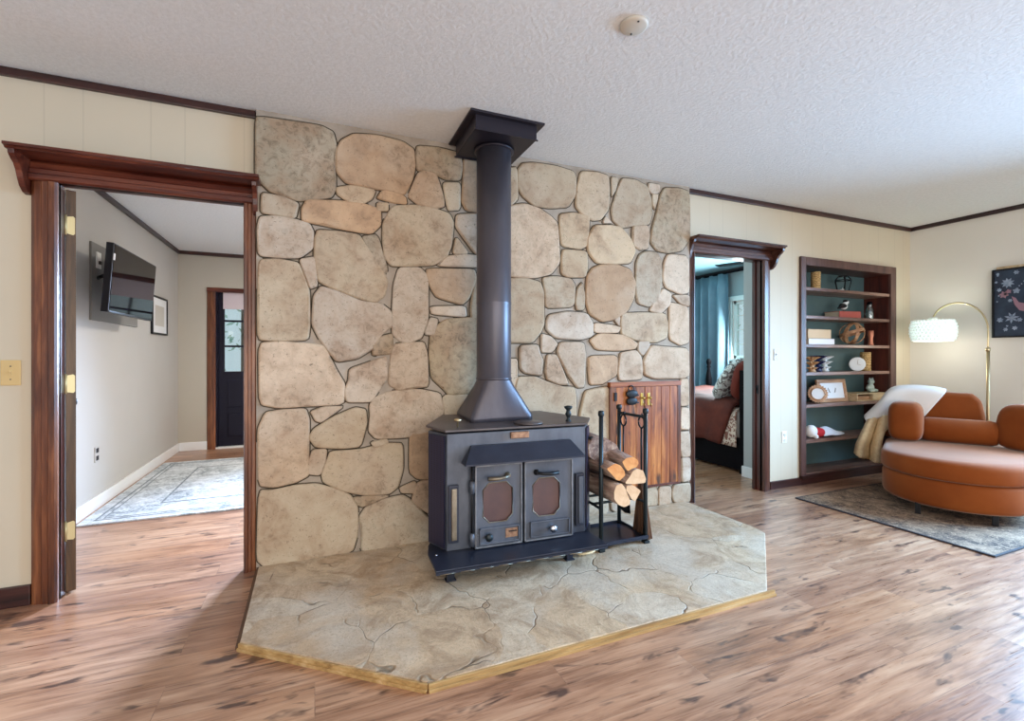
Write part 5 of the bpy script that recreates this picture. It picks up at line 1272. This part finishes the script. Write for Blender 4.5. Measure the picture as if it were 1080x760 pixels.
b = BM(); sheet(b, spline_grid([[(hx0 + .1, y, .635), (hx0 + .0, y + .01, .60), (hx0 - .018, y, .45), (hx0 - .022 + .01 * k, y, .25)] for k, y in enumerate((hy + .10, hy + .22, hy + .34))], 8, 10), .006); obj('patterned_sheet', b, 'sheet_pat', BD, world=True)
CF = thing('comforter', 'rust-red quilted comforter spread over the bed', 'comforter', (4.5, 4.3, .25))
b = BM(); g = []
rc = random.Random(2)
for i in range(34):
    u = i / 33; y = 3.40 + u * 1.80; row = []
    for j in range(30):
        v = j / 29
        if v < .34:
            k = v / .34; wv = .018 * math.sin(u * 46 + 1.3) * (1 - k) + .012 * math.sin(u * 23)
            hem = .25 + .03 * math.sin(u * 11)
            x, z = 3.752 + wv + .012 * k, hem + k * (.645 - hem)
            yy = y + .16 * (1 - k) * (1 - u) ** 2 * (1 if u < .6 else 1) - .0
        else:
            k = (v - .34) / .66; x = 3.765 + k * 1.62; z = .652 + .045 * min(1, k * 9) + .010 * math.sin(u * 30) * math.sin(k * 34) - (.05 if k > .985 else 0)
            yy = y
        row.append((x, yy, z))
    g.append(row)
sheet(b, g, .03); obj('quilted_cloth', b, 'comforter', CF, world=True)
def bpillow(name, label, m, c, r, tx, rz=0., group='pillows on the rust bed'):
    t = thing(name, label, 'pillow', (c[0], c[1], c[2] - r[2]), 0, group)
    b = BM(); ball(b, (0, 0, 0), r, 24, p=.6, m=14, mtx=T(*c) @ R(rz, 'Z') @ R(tx, 'X')); obj('pillow_cover', b, m, t, world=True)
bpillow('pillow', 'tall rust sham leaning on the bed head', 'sham', (4.10, 3.395, .90), (.33, .065, .22), math.radians(14))
bpillow('pillow', 'white and grey patterned pillow leaning in front of the rust sham', 'pillow_pat', (4.06, 3.575, .90), (.28, .05, .27), math.radians(36))
bpillow('pillow', 'second rust sham leaning near the bedroom window', 'sham', (4.95, 3.41, .885), (.33, .07, .20), math.radians(14))
# curtain on a rod
CU = thing('window_curtain', 'long teal pleated curtain hanging left of the bedroom window', 'curtain', (5.5, 5.5, .03))
b = BM(); g = []
for i in range(12):
    u = i / 11; z = 2.335 - u * 2.30; row = []
    for j in range(90):
        v = j / 89; y = 5.04 + v * .62
        a = .055 + .015 * u
        row.append((5.49 + a * math.sin(v * 2 * PI * 3.6 + .25 * math.sin(u * 4)) * (.5 if i == 0 else 1), y + .012 * math.sin(v * 30 + u * 3), z))
    g.append(row)
sheet(b, g, .004); obj('pleated_cloth', b, 'curtain', CU, world=True)
b = BM(); tube(b, [(5.49, 4.0, 2.34), (5.49, 5.86, 2.34)], .014, 10); obj('curtain_rod', b, 'dark_wood', CU, world=True)
t = thing('ceiling_vent', 'long dark slotted vent in the bedroom ceiling', 'vent', (5.25, 4.74, 2.385))
vm = T(5.25, 4.74, 2.39) @ R(math.atan2(-.33, .13), 'Z')
b = BM(); box(b, -.21, .21, -.06, .06, -.004, .010, .002, mtx=vm); obj('grille', b, 'black', t, world=True)
b = BM()
for k in range(4): box(b, -.20, .20, -.048 + k * .026, -.036 + k * .026, -.010, -.004, 0, mtx=vm)
obj('louvre', b, 'rack', t, world=True)

# trees outside the windows
def tree(x, y, label, seed):
    t = thing('garden_tree', label, 'tree', (x, y, -.3)); r = random.Random(seed)
    b = BM(); tube(b, [(x, y, -.3), (x + .05, y, .8), (x, y + .1, 2.2)], [.10, .08, .04], 8); obj('trunk', b, 'trunk', t, world=True)
    b = BM()
    for i in range(200):
        p = Vector((r.gauss(0, .55), r.gauss(0, .6), r.gauss(0, .7))) + Vector((x, y, 1.9)); d = Vector((r.uniform(-1, 1), r.uniform(-1, 1), r.uniform(-1, 1))).normalized(); e = d.orthogonal().normalized(); s = r.uniform(.05, .1)
        b.faces.new([b.verts.new(q) for q in (p, p + d * s + e * s * .4, p + d * 2 * s, p + d * s - e * s * .4)])
    obj('leaves', b, 'leaf', t, world=True)
tree(8.6, 6.6, 'pale leafy tree seen through the bedroom window', 1)
tree(-1.3, 10.5, 'pale leafy tree seen through the navy entry door', 4)
b = BM(); box(b, -3, 11, 8.2, 14, -.36, -.3); box(b, 5.72, 14, -4, 8.2, -.36, -.3)
obj('ground_outside', b, 'leaf', label='pale green ground outside the house', cat='ground', kind='structure')

# ------------------------------------------------------------------ light
W = bpy.data.worlds.new('world'); SC.world = W; W.use_nodes = True
nt = W.node_tree; bg = nt.nodes['Background']; bg.inputs[0].default_value = (.86, .93, 1.0, 1); bg.inputs[1].default_value = LIGHT['world']
def area(name, loc, rot, sx, sy, power, color, spread=PI):
    l = bpy.data.lights.new(name, 'AREA'); l.shape = 'RECTANGLE'; l.size, l.size_y = sx, sy; l.energy = power; l.color = color; l.spread = spread
    o = bpy.data.objects.new(name, l); COL.objects.link(o); o.location = loc; o.rotation_euler = rot; return o
def point(name, loc, power, color, r=.05):
    l = bpy.data.lights.new(name, 'POINT'); l.energy = power; l.color = color; l.shadow_soft_size = r
    o = bpy.data.objects.new(name, l); COL.objects.link(o); o.location = loc; return o
area('daylight_window_right', (5.54, .72, 1.4), (0, PI / 2 - .48, 0), 1.5, 1.8, LIGHT['right'], (.36, .64, 1.0), math.radians(125))
area('daylight_hall_window', (.9, 6.64, 1.45), (-PI / 2 + .32, 0, -.29), .7, 1.0, LIGHT['hall'], (.52, .69, 1.0), math.radians(62))
area('daylight_bedroom_window', (5.54, 4.5, 1.5), (0, PI / 2 - .22, 0), .75, .6, LIGHT['bed'], (.74, .93, 1.0))
area('warm_fill_front', (.4, -1.1, 2.41), (0, 0, 0), 1.6, 1.0, LIGHT['front'], (1.0, .84, .62))  # warm fill added under the ceiling; no fixture stands there
area('front_fill_light', (1.4, -3.3, 1.0), (PI / 2 + .35, 0, -.15), 6.0, 1.6, LIGHT['back'], (1.0, .965, .92))  # broad fill added behind the camera; no windows are built there
area('hall_fill_light', (.9, 4.9, 2.36), (0, 0, 0), .6, .6, LIGHT['hallc'], (1.0, .93, .84))  # fill added to brighten the television room; no fixture is modelled
point('arc_lamp_bulb', (LX, SY, 1.36), LIGHT['lamp'], (1.0, .93, .82), .05)
point('arc_lamp_glow', (LX, SY, 1.25), LIGHT['lamp'] * .8, (1.0, .90, .74), .08)
vs = SC.view_settings
SC.display_settings.display_device = 'sRGB'
vs.view_transform = 'Standard'; vs.look = 'None'; vs.gamma = 1; vs.use_curve_mapping = False; vs.exposure = LIGHT['exp']
SC.cycles.max_bounces = 10; SC.cycles.diffuse_bounces = 5; SC.cycles.caustics_reflective = False; SC.cycles.caustics_refractive = False; SC.cycles.sample_clamp_indirect = 6
